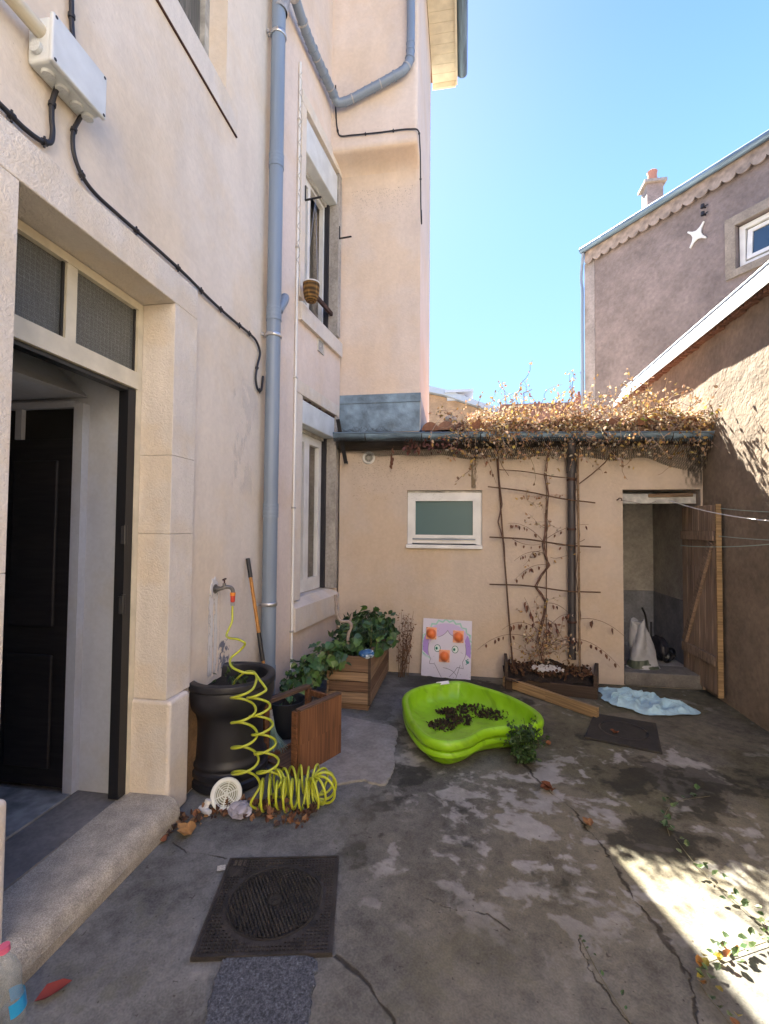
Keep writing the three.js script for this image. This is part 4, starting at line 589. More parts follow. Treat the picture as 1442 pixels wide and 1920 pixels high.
  for (let i = 0; i < 115; i++) { const t = rnd() * 3, k2 = Math.min(2, Math.floor(t)), c = spine[k2].clone().lerp(spine[k2 + 1], t - k2), n = V(rr(-.4, 1), rr(-.3, 1), rr(.1, 1)).normalize(), pos = c.addScaledVector(n, rr(.08, .17)); pos.x = Math.max(-1.515 + (-3.62 - pos.z) * -.0 + .03, pos.x); pos.y = Math.max(.04, pos.y); place(pos, n, rr(.05, .095)); }
  for (let i = 0; i < 900; i++) { const tp = rnd() < .6; let q; if (tp) { q = V(-.90 + rr(-.24, .24), .42 + rr(0, .26), -4.42 + rr(-.44, .44)); } else { const t = rnd() * 3, k2 = Math.min(2, Math.floor(t)); q = spine[k2].clone().lerp(spine[k2 + 1], t - k2).add(V(rr(-.09, .10), rr(-.12, .09), rr(-.09, .10))); q.y = Math.max(.02, q.y); } fill.leaf(q, rr(.03, .06), jit([.035, .08, .025], .4), .3); }
  for (let i = 0; i < 60; i++) { const q = i < 30 ? V(-.9 + rr(-.24, .24), .41, -4.42 + rr(-.44, .44)) : spine[0].clone(), e = i < 30 ? q.clone().add(V(rr(-.12, .12), rr(.12, .3), rr(-.1, .1))) : spine[1 + i % 3].clone().add(V(rr(-.1, .12), rr(-.1, .1), rr(-.1, .14))); st.stem([q, q.clone().lerp(e, .5).add(V(rr(-.05, .05), rr(0, .06), rr(-.05, .05))), e], .003, jit([.13, .13, .05]), .0016); }
  stuff(part('inner_foliage', fill.geo(), M.greenLeaf, v)); stuff(part('stems', st.geo(), M.stem, v));
  const bg = thing('crumpled_wrapper', 'crumpled blue and white plastic wrapper on the planter corner', 'wrapper'); const g = new THREE.IcosahedronGeometry(.05, 4), gp = g.attributes.position; for (let i = 0; i < gp.count; i++) { const q = V().fromBufferAttribute(gp, i), f = .55 + .9 * fbm(q.x * 6 + q.z * 3 + .5, q.y * 6 + q.z * 5 + .5, 6, 4, 820); gp.setXYZ(i, q.x * f * 1.3, q.y * f * .7, q.z * f); } g.computeVertexNormals();
  const tW = tex(64, (u, vv) => { const a = fbm(u, vv, 4, 3, 830); return a > .5 ? [.75, .80, .86] : [.25, .42, .60]; }); part('foil', g.translate(-.80, .475, -3.95), mat(col(.9, .9, .9), { map: tW, roughness: .3 }), bg);
  const an = thing('bare_branch', 'pale bare antler-like branch sticking out of the ivy by the sill', 'branch'), bark = mat(col(.52, .42, .36), { map: tile(tGrime, .15), roughness: .8 });
  const fw = (l) => l.map(([x, y]) => V(x * .889, 1.55 + (y - 1.55) * .889, -4.0));
  part('main_stem', tube(fw([[-1.235, .885], [-1.225, .80], [-1.22, .71], [-1.175, .632], [-1.10, .628], [-1.072, .60], [-1.10, .50], [-1.10, .36]]), .0145, 60, 9), bark, an); part('tine', tube(fw([[-1.095, .62], [-1.072, .67], [-1.066, .715]]), .010, 14, 8), bark, an);
  const dp = thing('dead_plant', 'brown dried seed-head plant at the right end of the pallet planter', 'plant'), ds = new Soup(); for (let i = 0; i < 16; i++) { const b0 = V(-.62 + rr(-.06, .06), 0, -4.92 + rr(-.08, .05)), tp = b0.clone().add(V(rr(-.08, .16), rr(.35, .72), rr(-.05, .12))); ds.stem([b0, b0.clone().lerp(tp, .5).add(V(rr(-.04, .04), .05, 0)), tp], .003, jit([.16, .09, .05]), .0014); for (let j = 0; j < 22; j++) ds.leaf(b0.clone().lerp(tp, rr(.3, 1)).add(V(rr(-.03, .03), rr(-.03, .03), rr(-.03, .03))), rr(.010, .022), jit([.22, .115, .06], .4), .6); } stuff(part('dry_stems', ds.geo(), M.dryLeaf, dp));
}
{ // painted face board
  const W = 512, H = 592, c = document.createElement('canvas'); c.width = W; c.height = H; const x = c.getContext('2d');
  x.fillStyle = '#d9d6e4'; x.fillRect(0, 0, W, H);
  x.strokeStyle = '#9fd0c2'; x.lineWidth = 16; x.beginPath(); for (let i = 0; i <= 26; i++) { const a = Math.PI * (1.12 - i / 26 * 1.2), r = 246 + (i % 2) * 26; const px = 256 + Math.cos(a) * r, py = 276 - Math.sin(a) * r * 1.02; i ? x.lineTo(px, py) : x.moveTo(px, py); } x.stroke();
  x.fillStyle = '#cbb9e0'; x.beginPath(); x.moveTo(6, 330); x.bezierCurveTo(-6, 120, 110, 42, 256, 40); x.bezierCurveTo(420, 40, 516, 130, 504, 380); x.lineTo(452, 330); x.bezierCurveTo(470, 220, 420, 150, 360, 150); x.bezierCurveTo(320, 190, 280, 150, 262, 112); x.bezierCurveTo(230, 160, 190, 180, 160, 176); x.bezierCurveTo(80, 210, 56, 270, 66, 380); x.closePath(); x.fill();
  x.fillStyle = '#a98bd6'; x.beginPath(); x.moveTo(6, 330); x.bezierCurveTo(2, 240, 10, 190, 40, 150); x.lineTo(72, 200); x.bezierCurveTo(56, 270, 56, 330, 72, 386); x.closePath(); x.fill(); x.beginPath(); x.moveTo(504, 380); x.bezierCurveTo(512, 270, 498, 190, 470, 150); x.lineTo(440, 210); x.bezierCurveTo(462, 270, 462, 310, 452, 340); x.closePath(); x.fill();
  x.strokeStyle = '#5c5a6b'; x.lineWidth = 4; x.lineJoin = 'round';
  x.beginPath(); x.moveTo(160, 186); x.quadraticCurveTo(225, 170, 262, 112); x.quadraticCurveTo(285, 160, 330, 168); x.stroke();
  x.beginPath(); x.moveTo(66, 250); x.bezierCurveTo(56, 330, 70, 380, 96, 410); x.lineTo(84, 436); x.lineTo(86, 462); x.lineTo(136, 458); x.lineTo(160, 500); x.lineTo(212, 588); x.stroke();
  x.beginPath(); x.moveTo(446, 240); x.bezierCurveTo(470, 330, 450, 380, 424, 420); x.lineTo(434, 486); x.lineTo(372, 476); x.lineTo(345, 520); x.lineTo(290, 580); x.stroke();
  x.beginPath(); x.moveTo(226, 490); x.quadraticCurveTo(330, 500, 362, 556); x.moveTo(402, 450); x.lineTo(360, 588); x.stroke();
  for (const [ex, ey] of [[160, 300], [344, 300]]) { x.fillStyle = '#dfeae8'; x.strokeStyle = '#3d6b62'; x.lineWidth = 6; x.beginPath(); x.ellipse(ex, ey, 31, 35, 0, 0, 7); x.fill(); x.stroke(); x.fillStyle = '#2e9c86'; x.beginPath(); x.ellipse(ex - 9, ey + 1, 13, 16, 0, 0, 7); x.fill(); x.fillStyle = '#123a34'; x.beginPath(); x.ellipse(ex - 9, ey + 2, 7, 9, 0, 0, 7); x.fill(); }
  x.fillStyle = '#3f8f86'; for (const [bx, by, r] of [[476, 420, 15], [462, 404, 9], [478, 392, 7], [462, 440, 6]]) { x.beginPath(); x.arc(bx, by, r, 0, 7); x.fill(); }
  x.fillStyle = '#8fc7bb'; for (let i = 0; i < 6; i++) { x.beginPath(); x.moveTo(6 + i * 14, 352 + i * 8); x.lineTo(20 + i * 14, 356 + i * 8); x.lineTo(10 + i * 14, 386 + i * 6); x.fill(); }
  x.fillStyle = '#4a4658'; for (let i = 0; i < 40; i++) { x.globalAlpha = .5; x.beginPath(); x.arc(hash(i, 1, 5) * W, H * (.1 + .9 * hash(i, 2, 5)), 1 + 3 * hash(i, 3, 5), 0, 7); x.fill(); } x.globalAlpha = 1;
  const t = new THREE.CanvasTexture(c); t.colorSpace = THREE.SRGBColorSpace;
  const b = thing('painted_board', 'white board painted with a purple-haired face, three orange egg cups glued on', 'painted board', null, [-.172, 0, -4.945]); b.rotation.set(-.175, .0, -.025, 'YXZ');
  const sh = new THREE.Shape(); const bot = [[-.255, .008], [-.2, .004], [-.16, .008], [-.12, .002], [-.04, .002], [.0, .006], [.06, 0], [.14, .002], [.20, .006], [.255, .002]]; bot.forEach((q, i) => (i ? sh.lineTo(...q) : sh.moveTo(...q))); sh.lineTo(.255, .592); sh.lineTo(-.255, .592); sh.closePath();
  part('backing', new THREE.ExtrudeGeometry(sh, { depth: .012, bevelEnabled: false }).translate(0, 0, -.012), M.dark, b);
  const fg = new THREE.ShapeGeometry(sh), fp = fg.attributes.position, fu = fg.attributes.uv; for (let i = 0; i < fp.count; i++) fu.setXY(i, (fp.getX(i) + .255) / .51, fp.getY(i) / .592);
  part('painted_face', fg.translate(0, 0, .0015), mat(col(.88, .88, .88), { map: t, roughness: .55 }), b);
  const om = mat(col(.82, .20, .05), { roughness: .28 }), ob = mat(col(.85, .40, .22), { roughness: .45 }); for (const [ex, ey] of [[-.165, .44], [.118, .425], [-.02, .22]]) { const e = part('egg_cup', rbox(-.056, .056, -.062, .062, 0, .008, .006).translate(ex, ey, .003), ob, b); part('dome', new THREE.SphereGeometry(.051, 28, 16, 0, 6.2832, 0, Math.PI / 2).scale(1, 1.45, 1.06).rotateX(Math.PI / 2).translate(ex, ey - .004, .010), om, e); for (const [dx, dy] of [[-.048, .054], [.048, -.054]]) part('nail', rod([ex + dx, ey + dy, .01], [ex + dx, ey + dy, .014], .004, 6), M.cable, e); }
}
{ // nested green paddling pools
  const out = [[-.473, -3.854], [-.412, -4.022], [-.307, -4.139], [-.034, -4.294], [.15, -4.199], [.398, -3.985], [.559, -3.70], [.572, -3.55], [.485, -3.425], [.337, -3.375], [.171, -3.296], [.045, -3.133], [-.09, -3.054], [-.228, -3.098], [-.356, -3.311], [-.44, -3.593]].map(([x, z]) => V(x, 0, z));
  const N = 160, pts = new THREE.CatmullRomCurve3(out, true, 'centripetal').getSpacedPoints(N).slice(0, N), c = pts.reduce((a, p) => a.add(p), V(0, 0, 0)).multiplyScalar(1 / N);
  const nrm = pts.map((p, i) => { const a = pts[(i + N - 3) % N], b = pts[(i + 3) % N], d = b.clone().sub(a); const n = V(d.z, 0, -d.x).normalize(); return n.dot(p.clone().sub(c)) < 0 && i < 9 ? n.negate() : n; });
  const sgn = nrm.reduce((s, n, i) => s + n.dot(pts[i].clone().sub(c)), 0) > 0 ? 1 : -1;
  const loft = (prof, cap) => { const pos = [], idx = []; prof.forEach(([o, y, sc = 1]) => pts.forEach((p, i) => { const q = p.clone().addScaledVector(nrm[i], -o * sgn); q.sub(c).multiplyScalar(sc).add(c); const rip = o > .05 && o < .16 && y > .03 ? .004 * Math.sin(i * 1.1) : 0; pos.push(q.x + nrm[i].x * rip, y, q.z + nrm[i].z * rip); })); for (let r = 0; r + 1 < prof.length; r++) for (let i = 0; i < N; i++) { const j = (i + 1) % N, a = r * N + i, b = r * N + j, d = a + N, e = b + N; idx.push(a, d, b, b, d, e); } const L = prof.length; if (cap) { pos.push(c.x, cap, c.z); for (let i = 0; i < N; i++) idx.push((L - 1) * N + i, L * N, (L - 1) * N + (i + 1) % N); } const g = new THREE.BufferGeometry(), uvs = []; for (let i = 0; i < pos.length; i += 3) uvs.push(pos[i] + pos[i + 1], pos[i + 2] + pos[i + 1] * .7); g.setAttribute('position', new THREE.Float32BufferAttribute(pos, 3)); g.setAttribute('uv', new THREE.Float32BufferAttribute(uvs, 2)); g.setIndex(idx); g.computeVertexNormals(); return g; };
  const tP = tex(256, (u, v) => { const k = .92 + .16 * (fbm(u, v, 6, 5, 840) - .5) - .10 * sst(.58, .75, fbm(u, v, 14, 5, 841)); return [k, k * .97, k * .85]; }), green = mat(col(.31, .68, .014), { map: tile(tP, .7), roughness: .4, clearcoat: .25, clearcoatRoughness: .3 });
  const p = thing('paddling_pool', 'two nested lime green kidney-shaped plastic paddling pools holding dead leaves', 'paddling pool');
  part('upper_shell', loft([[.03, .120], [.004, .128], [-.004, .150], [-.004, .170], [.004, .186], [.018, .193], [.036, .190], [.047, .176], [.056, .13], [.075, .085], [.12, .062], [.16, .056, .98], [.16, .055, .5]], .055), green, p);
  part('lower_shell', loft([[.03, .122], [.012, .118], [.004, .108], [.002, .088], [.010, .078], [.026, .078], [.040, .074], [.062, .03], [.09, .008], [.16, .004, .98]], .003), green, p);
  part('sticker', box(-.06, .05, .0, .0015, -.018, .018).rotateY(.25).rotateX(.5).translate(-.165, .192, -4.196), M.white, p);
  const s = new Soup(); for (let i = 0; i < 950; i++) { const k = i % 5, [x, z, r] = [[.08, -3.95, .13], [.24, -3.90, .10], [-.03, -3.74, .08], [-.15, -3.62, .085], [-.12, -3.88, .06]][k]; const a = rr(0, 6.283), d = Math.sqrt(rnd()) * r; s.leaf(V(x + Math.cos(a) * d * 1.3, .060 + rr(0, .028) * (1 - d / r), z + Math.sin(a) * d), rr(.010, .030), jit([.045, .028, .017], .5), .5); } 
  const l = one('leaf_litter', s.geo(), M.stem, 'dark rotting leaf litter lying in the green pools', 'leaf litter'); stuff(l);
}

{ // raised bed with gravel and dead stems, plank in front
  const b = thing('raised_bed', 'old timber raised bed with soil and white gravel below the trellis', 'planter');
  part('side_board', plank([.42, .13, -4.72], [.44, .13, -5.05], .03, .26), M.pallet[4], b); part('side_board', plank([1.20, .10, -4.60], [1.33, .10, -5.05], .035, .22), M.pallet[4], b);
  part('front_board', plank([.42, .055, -4.73], [1.20, .055, -4.60], .03, .11), M.pallet[4], b);
  const g = new THREE.PlaneGeometry(.84, .42, 60, 34).rotateX(-Math.PI / 2), p = g.attributes.position; for (let i = 0; i < p.count; i++) { const x = p.getX(i), z = p.getZ(i); p.setXYZ(i, x + .83 + (.15) * (-z) * 0, .11 + .10 * Math.exp(-(x * x) / .1) * sst(.25, -.2, z) + (fbm(x + .5, z + .5, 10, 4, 850) - .5) * .07, z - 4.85 + (x < 0 ? .0 : -.02)); } g.computeVertexNormals();
  part('soil', g, mat(col(.045, .03, .02), { bumpMap: tile(tGrain, .2), bumpScale: .02, roughness: 1 }), b);
  const pg = []; for (let i = 0; i < 260; i++) { const a = rr(0, 6.28), d = Math.sqrt(rnd()), x = .76 + Math.cos(a) * d * .15 + .05 * d, z = -4.80 + Math.sin(a) * d * .10; pg.push(new THREE.IcosahedronGeometry(rr(.006, .013), 0).scale(1.3, .7, 1).rotateY(rr(0, 6)).translate(x, .165 + rr(0, .02) + .05 * Math.exp(-((x - .83) ** 2) / .1) * .5, z)); } stuff(part('white_gravel', merge(pg), mat(col(.66, .63, .58), { roughness: .9 }), b));
  const l = new Soup(); for (let i = 0; i < 420; i++) l.leaf(V(rr(.46, 1.22), .155 + rr(0, .05), rr(-5.02, -4.68)), rr(.012, .035), jit([.12, .06, .03], .5), .7); stuff(part('dead_leaves', l.geo(), M.stem, b));
  one('loose_plank', plank([.40, .055, -4.80], [1.095, .047, -4.13], .034, .092), M.plank, 'long pale timber plank lying on edge in front of the raised bed', 'plank');
}
const vineK = [[.42, .26, .13], [.50, .35, .21], [.34, .20, .12], [.54, .44, .32], [.52, .35, .11]];
{ // bare trellis: canes and cross sticks
  const t = thing('cane_trellis', 'thin stick trellis against the outhouse wall', 'trellis'); const z = -5.035;
  for (const [a, b, r, m] of [[[.347, 2.34, z], [.505, .15, -4.98], .008, M.stick], [[1.135, 2.30, -4.945], [1.14, .13, -4.93], .011, M.cane], [[.85, 1.75, z], [.84, .2, z], .005, M.stick]]) part('cane', rod(a, b, r, 7), m, t);
  for (const [x0, y0, x1, y1, r] of [[.255, 1.987, 1.30, 1.815, .0075], [.272, 1.461, 1.35, 1.375, .0085], [.273, .972, 1.345, .928, .0075], [.363, 2.164, 1.14, 2.06, .0055]]) part('cross_stick', tube([[x0, y0, -5.0], [mix(x0, x1, .35), mix(y0, y1, .35) + .012, -5.0], [mix(x0, x1, .7), mix(y0, y1, .7) - .01, -4.955], [x1, y1, -4.955]], r, 24, 6), m0(r), t);
  function m0() { return M.stick; }
}
{ // dead climbing vine on the trellis, autumn vine along the roof
  const v = thing('climbing_vine', 'dried brown climbing vine on the trellis with orange leaves along the outhouse roof', 'vine'), st = new Soup(), lf = new Soup(), bark = [.13, .075, .05];
  const walk = (p, d, n, step, wob, r, leafs, ls, zmin = -5.05) => { const pts = [p.clone()]; let q = p.clone(), dir = d.clone(); for (let i = 0; i < n; i++) { dir.add(V(rr(-wob, wob), rr(-wob, wob), rr(-wob, wob) * .5)).normalize(); q = q.clone().addScaledVector(dir, step); if (q.z < zmin) { q.z = zmin; dir.z = Math.abs(dir.z) * .5; } pts.push(q); for (let j = 0; j < leafs; j++) if (rnd() < .7) lf.leaf(q.clone().add(V(rr(-.02, .02), rr(-.03, .01), rr(-.01, .03))), rr(ls * .6, ls), jit(vineK[Math.floor(rnd() * 5)], .35), rr(.4, 1)); } st.stem(pts, r, jit(rnd() < .6 ? [.40, .31, .23] : bark, .3), r * .4); return pts; };
  const main = [[.80, .12, -4.93], [.79, .30, -4.98], [.762, .42, -5.02], [.80, .60, -5.02], [.84, .80, -5.03], [.78, .90, -5.02], [.737, .96, -5.03], [.80, 1.08, -5.03], [.867, 1.18, -5.02], [.83, 1.29, -5.03], [.816, 1.40, -5.02], [.845, 1.56, -5.03], [.843, 1.72, -5.03], [.86, 1.90, -5.02], [.83, 2.1, -5.0], [.86, 2.38, -4.93]].map((q) => V(...q));
  for (const o of [0, 1, 2]) st.stem(main.map((p, i) => p.clone().add(V(.012 * Math.cos(i * 1.4 + o * 2), 0, .010 * Math.sin(i * 1.4 + o * 2)))), .008 - o * .002, jit([.16, .09, .06], .2), .004);
  st.stem([[.505, .2, -4.97], [.47, .6, -5.0], [.45, .9, -5.01], [.43, 1.2, -5.01], [.42, 1.4, -5.0], [.36, 1.62, -5.0], [.40, 1.8, -5.0], [.37, 2.05, -4.99], [.35, 2.35, -4.92]].map((q) => V(...q)), .006, jit([.13, .08, .06]), .007);
  st.stem([[1.12, .3, -4.95], [1.155, .7, -4.945], [1.11, 1.1, -4.95], [1.15, 1.5, -4.945], [1.11, 1.9, -4.95], [1.14, 2.4, -4.90]].map((q) => V(...q)), .004, jit([.13, .08, .06]), .004);
  st.stem([[1.14, 2.0, -4.95], [1.27, 2.10, -4.97], [1.40, 2.22, -4.97], [1.47, 2.34, -4.93], [1.52, 2.48, -4.86]].map((q) => V(...q)), .006, jit([.14, .08, .05]), .005);
  st.stem([[.30, 2.44, -4.9], [.40, 2.2, -5.0], [.47, 2.1, -5.02]].map((q) => V(...q)), .004, jit(bark), .003);
  // drooping side shoots with hanging leaves
  const arc = (a, b, h, n, ls, r = .0026) => { const pts = []; for (let i = 0; i <= 14; i++) { const t = i / 14; pts.push(V(mix(a[0], b[0], t), mix(a[1], b[1], t) + h * 4 * t * (1 - t), mix(a[2], b[2], t))); } st.stem(pts, r, jit(bark), r * .5); for (let i = 0; i < n; i++) { const p = pts[2 + Math.floor(rnd() * 12)].clone(); p.y -= .012; lf.leafQ(p, rr(ls * .7, ls), jit([.20, .085, .05], .35), rr(.3, .9), rr(1.3, 1.9), new THREE.Quaternion().setFromEuler(new THREE.Euler(Math.PI + rr(-.4, .4), rr(0, 6), rr(-.4, .4)))); } };
  arc([.86, 1.18, -5.02], [.52, 1.02, -4.98], .06, 9, .034); arc([.83, 1.40, -5.01], [.46, 1.60, -5.0], .07, 9, .036); arc([.84, 1.45, -5.0], [1.24, 1.60, -4.97], .04, 5, .03); arc([.82, 1.30, -5.01], [.52, 1.22, -4.98], .05, 8, .032); arc([.86, .80, -5.0], [1.12, .62, -4.96], .05, 4, .04); arc([1.15, .66, -4.95], [1.57, .50, -4.98], .06, 3, .055); arc([.78, .5, -4.97], [.40, .52, -4.96], .09, 8, .045); arc([.80, .45, -4.97], [1.05, .70, -4.95], .07, 6, .05); arc([.74, .5, -5.0], [.62, .85, -5.0], .04, 6, .05); arc([.80, .62, -5.0], [1.0, .42, -4.96], .08, 7, .045); arc([.76, .40, -4.96], [.15, .32, -4.90], .12, 12, .034); arc([.9, .4, -4.96], [1.5, .22, -4.90], .14, 9, .035); arc([.15, 2.42, -4.88], [.34, 2.02, -5.0], .04, 6, .035); arc([.48, 1.46, -4.98], [.80, 1.40, -5.0], -.04, 5, .03); arc([1.2, 1.45, -4.96], [.86, 1.42, -5.0], -.05, 4, .03); arc([-.72, 2.42, -4.86], [-.78, 2.20, -4.96], .02, 9, .05); arc([-.5, 2.45, -4.86], [-.42, 2.3, -4.9], .02, 4, .04);
  for (let i = 0; i < 46; i++) { const p = V(rr(.62, 1.0), rr(.2, .45), rr(-5.0, -4.8)); walk(p, V(rr(-.7, .7), rr(.3, 1), rr(-.1, .3)), 9, rr(.018, .04), .45, .0022, .42, .032); }
  for (let i = 0; i < 14; i++) walk(V(rr(.72, .9), rr(.5, 1.9), -5.02), V(rr(-1, 1), rr(-.3, .6), .1), 9, .03, .45, .002, .35, .03);
  // mat of stems and leaves along the eave
  for (let i = 0; i < 460; i++) { const x = rr(.02, 2.28), e = rnd(); walk(V(x, 2.60 + rr(-.06, .08), -4.88 - rr(0, .35)), V(rr(-1, 1), rr(-.25, .22), rr(-.1, .6)), 14, rr(.02, .05), .5, rr(.0022, .0045), .28, .034, -5.7); }
  for (let i = 0; i < 70; i++) { const x = rr(-.1, 2.25); walk(V(x, 2.56, -4.83), V(rr(-.8, .8), rr(-1, -.1), rr(-.1, .25)), 9, rr(.016, .03), .5, .0025, .3, .03, -4.99); }
  for (let i = 0; i < 2600; i++) { const x = Math.min(2.31, -.12 + 2.45 * Math.pow(rnd(), .82)), d = rnd(), up = (.05 + .05 * Math.sin(x * 3.1 + 1) + .04 * Math.sin(x * 7.7)) * (x > .05 ? 1.0 : .6); lf.leaf(V(x, 2.575 + d * .12 + rr(-.04, 1) * up * 1.35, -4.84 - d * .65), rr(.016, .046), jit(rnd() < .06 ? [.32, .36, .06] : vineK[Math.floor(rnd() * 5)], .4), rr(.3, 1)); }
  for (let i = 0; i < 700; i++) { const x = -.15 + 2.45 * rnd(), d = rnd(); lf.leaf(V(x, 2.55 - Math.pow(d, 1.5) * .30, -4.82 - d * .1), rr(.018, .04), jit(vineK[Math.floor(rnd() * 5)], .45), rr(.4, 1)); }
  for (let i = 0; i < 110; i++) lf.leaf(V(rr(-.62, -.05), 2.50 - rr(0, .16), -4.84 - rr(0, .06)), rr(.02, .045), jit([.16, .06, .05], .4), .7);
  // whippy shoots against the sky
  for (let i = 0; i < 30; i++) walk(V(rr(.15, 2.1), 2.66, rr(-5.4, -5.1)), V(rr(-.4, .4), 1, rr(-.2, .2)), 6 + Math.floor(rr(0, 6)), .022, .3, .0022, .55, .032, -6);
  walk(V(1.02, 2.66, -5.0), V(.55, .9, 0), 14, .028, .16, .0028, .5, .03, -6); walk(V(1.62, 2.68, -4.95), V(.9, .45, .1), 12, .03, .2, .0026, .7, .035, -6);
  stuff(part('stems', st.geo(), M.stem, v)); stuff(part('dry_leaves', lf.geo(), M.dryLeaf, v));
}
{ // in and before the doorway
  const g = new THREE.IcosahedronGeometry(1, 20), p = g.attributes.position; for (let i = 0; i < p.count; i++) { const q = V().fromBufferAttribute(p, i), a = Math.atan2(q.z, q.x), y = (q.y + 1) / 2, r = (.125 * (1 - .72 * y) + .02) * (1 + .30 * Math.sin(a * 3 + y * 4) * (.3 + y) + .35 * (fbm(a / 6.283 + .5, y * .5, 8, 3, 860) - .5)); p.setXYZ(i, Math.cos(a) * r * (q.x || q.z ? 1 : 0) + y * -.02, y * .47 * (1 + .08 * Math.sin(a * 2)), Math.sin(a) * r * .8); } g.computeVertexNormals();
  const tB = tex(128, (u, v) => { const k = .86 + .2 * (fbm(u, v, 6, 4, 870) - .5); return v > .06 && v < .30 && fbm(u, v, 8, 3, 871) > .5 ? [k * .45, k * .5, k * .42] : [k, k, k]; });
  one('rubbish_bag', g.translate(1.83, .127, -5.28), mat(col(.70, .70, .70), { map: tB, roughness: .4, transmission: .15, thickness: 0 }), 'crumpled white plastic rubbish bag standing in the outhouse doorway', 'bag');
  const c = thing('folded_pushchair', 'black folded pushchair in the dark of the outhouse', 'pushchair');
  part('frame', merge([tube([[2.06, .14, -5.75], [2.08, .35, -5.80], [2.06, .58, -5.83], [2.02, .66, -5.80]], .012, 24, 8), tube([[2.12, .16, -5.60], [2.10, .30, -5.74], [2.12, .50, -5.82]], .011, 20, 8), tube([[2.05, .3, -5.78], [2.16, .26, -5.55], [2.22, .22, -5.45]], .011, 20, 8)]), M.black, c);
  part('seat_fabric', (() => { const s = new THREE.SphereGeometry(1, 24, 16), q = s.attributes.position; for (let i = 0; i < q.count; i++) { const w = V().fromBufferAttribute(q, i), f = .8 + .5 * fbm(w.x * .4 + .5, w.y * .4 + w.z * .3 + .5, 6, 3, 875); q.setXYZ(i, w.x * .07 * f, w.y * .12 * f, w.z * .16 * f); } s.computeVertexNormals(); return s.translate(2.13, .26, -5.62); })(), M.cable, c);
  for (const [x, z] of [[2.07, -5.74], [2.16, -5.50], [2.24, -5.62]]) { const w = part('wheel', new THREE.TorusGeometry(.058, .014, 8, 24).rotateY(.5).translate(x, .198, z), M.black, c); part('hub', rod([x - .012, .198, z - .01], [x + .012, .198, z + .01], .02, 10), M.boxSide, w); }
}
{ // towel
  const g = new THREE.PlaneGeometry(1, 1, 130, 100).rotateX(-Math.PI / 2), p = g.attributes.position; const ol = (a) => .30 * (1 + .16 * Math.sin(a * 2 + .6) + .10 * Math.sin(a * 3 + 2) + .08 * Math.sin(a * 5 + 1) + .04 * Math.sin(a * 9));
  for (let i = 0; i < p.count; i++) { const u = p.getX(i) * 2, w = p.getZ(i) * 2, m = Math.max(Math.abs(u), Math.abs(w)), a = Math.atan2(w, u), r = ol(a) * m, x = Math.cos(a) * r * 1.12, z = Math.sin(a) * r * 1.0, wx = (fbm(x + .5, z + .5, 5, 2, 880) - .5), ph = (d, s) => { const q = Math.abs(((x * Math.cos(d) + z * Math.sin(d)) * s + wx * 2.4) % 1 + 1) % 1; return Math.pow(1 - Math.abs(2 * q - 1), 1.6); }, f = Math.max(ph(.5, 5.2), .8 * ph(1.9, 4.1), .7 * ph(2.8, 6.3)) * (.35 + .9 * fbm(x + .5, z + .5, 4, 2, 892)), edge = sst(1, .72, m); p.setXYZ(i, x + .02 * (f - .5), .010 + f * .062 * (.10 + .90 * edge) + .012 * (fbm(x + .5, z + .5, 14, 2, 893) - .3) * edge, z); }
  g.computeVertexNormals(); g.rotateY(-.30);
  one('blue_towel', g.translate(1.575, .004, -4.56), mat(col(.50, .74, .84), { map: tile(tClean, .3), roughness: .95, sheen: .4, sheenColor: col(.5, .6, .7) }), 'crumpled light blue towel dropped on the ground before the outhouse door', 'towel');
}
{ // washing lines
  const E = [[[2.02, 1.842, -5.052], [2.30, 1.60, -2.7], -.09, .0045], [[2.302, 1.75, -4.69], [2.31, 1.66, -2.6], -.03, .003], [[2.10, 1.40, -5.02], [2.25, 1.58, -2.9], -.05, .003], [[2.285, 1.50, -4.70], [2.28, 1.50, -2.8], -.02, .003]];
  const lab = ['thickest white washing line, tied to the outhouse lintel', 'topmost washing line, starting at the open plank door', 'lowest washing line, crossing in front of the plank door', 'washing line between the other lines by the right wall'];
  E.forEach(([a, b, s, r], i) => { const pts = []; for (let k = 0; k <= 12; k++) { const t = k / 12; pts.push(V(mix(a[0], b[0], t), mix(a[1], b[1], t) + s * 4 * t * (1 - t), mix(a[2], b[2], t))); } one('washing_line', tube(pts, r, 60, 6), mat(i ? col(.35, .48, .42) : col(.72, .72, .72), { roughness: .35 }), lab[i], 'line', 'washing lines'); });
  one('line_hook', merge([tube([[1.535, 1.85, -5.07], [1.535, 1.85, -5.04], [1.545, 1.865, -5.02], [1.565, 1.86, -5.02], [1.57, 1.84, -5.03]], .005, 20, 6), tube([[1.56, 1.845, -5.03], [1.70, 1.825, -5.05], [1.80, 1.80, -5.06], [1.90, 1.835, -5.06]], .002, 20, 5)]), M.rust, 'rusty wire hook at the left end of the outhouse lintel', 'hook');
}
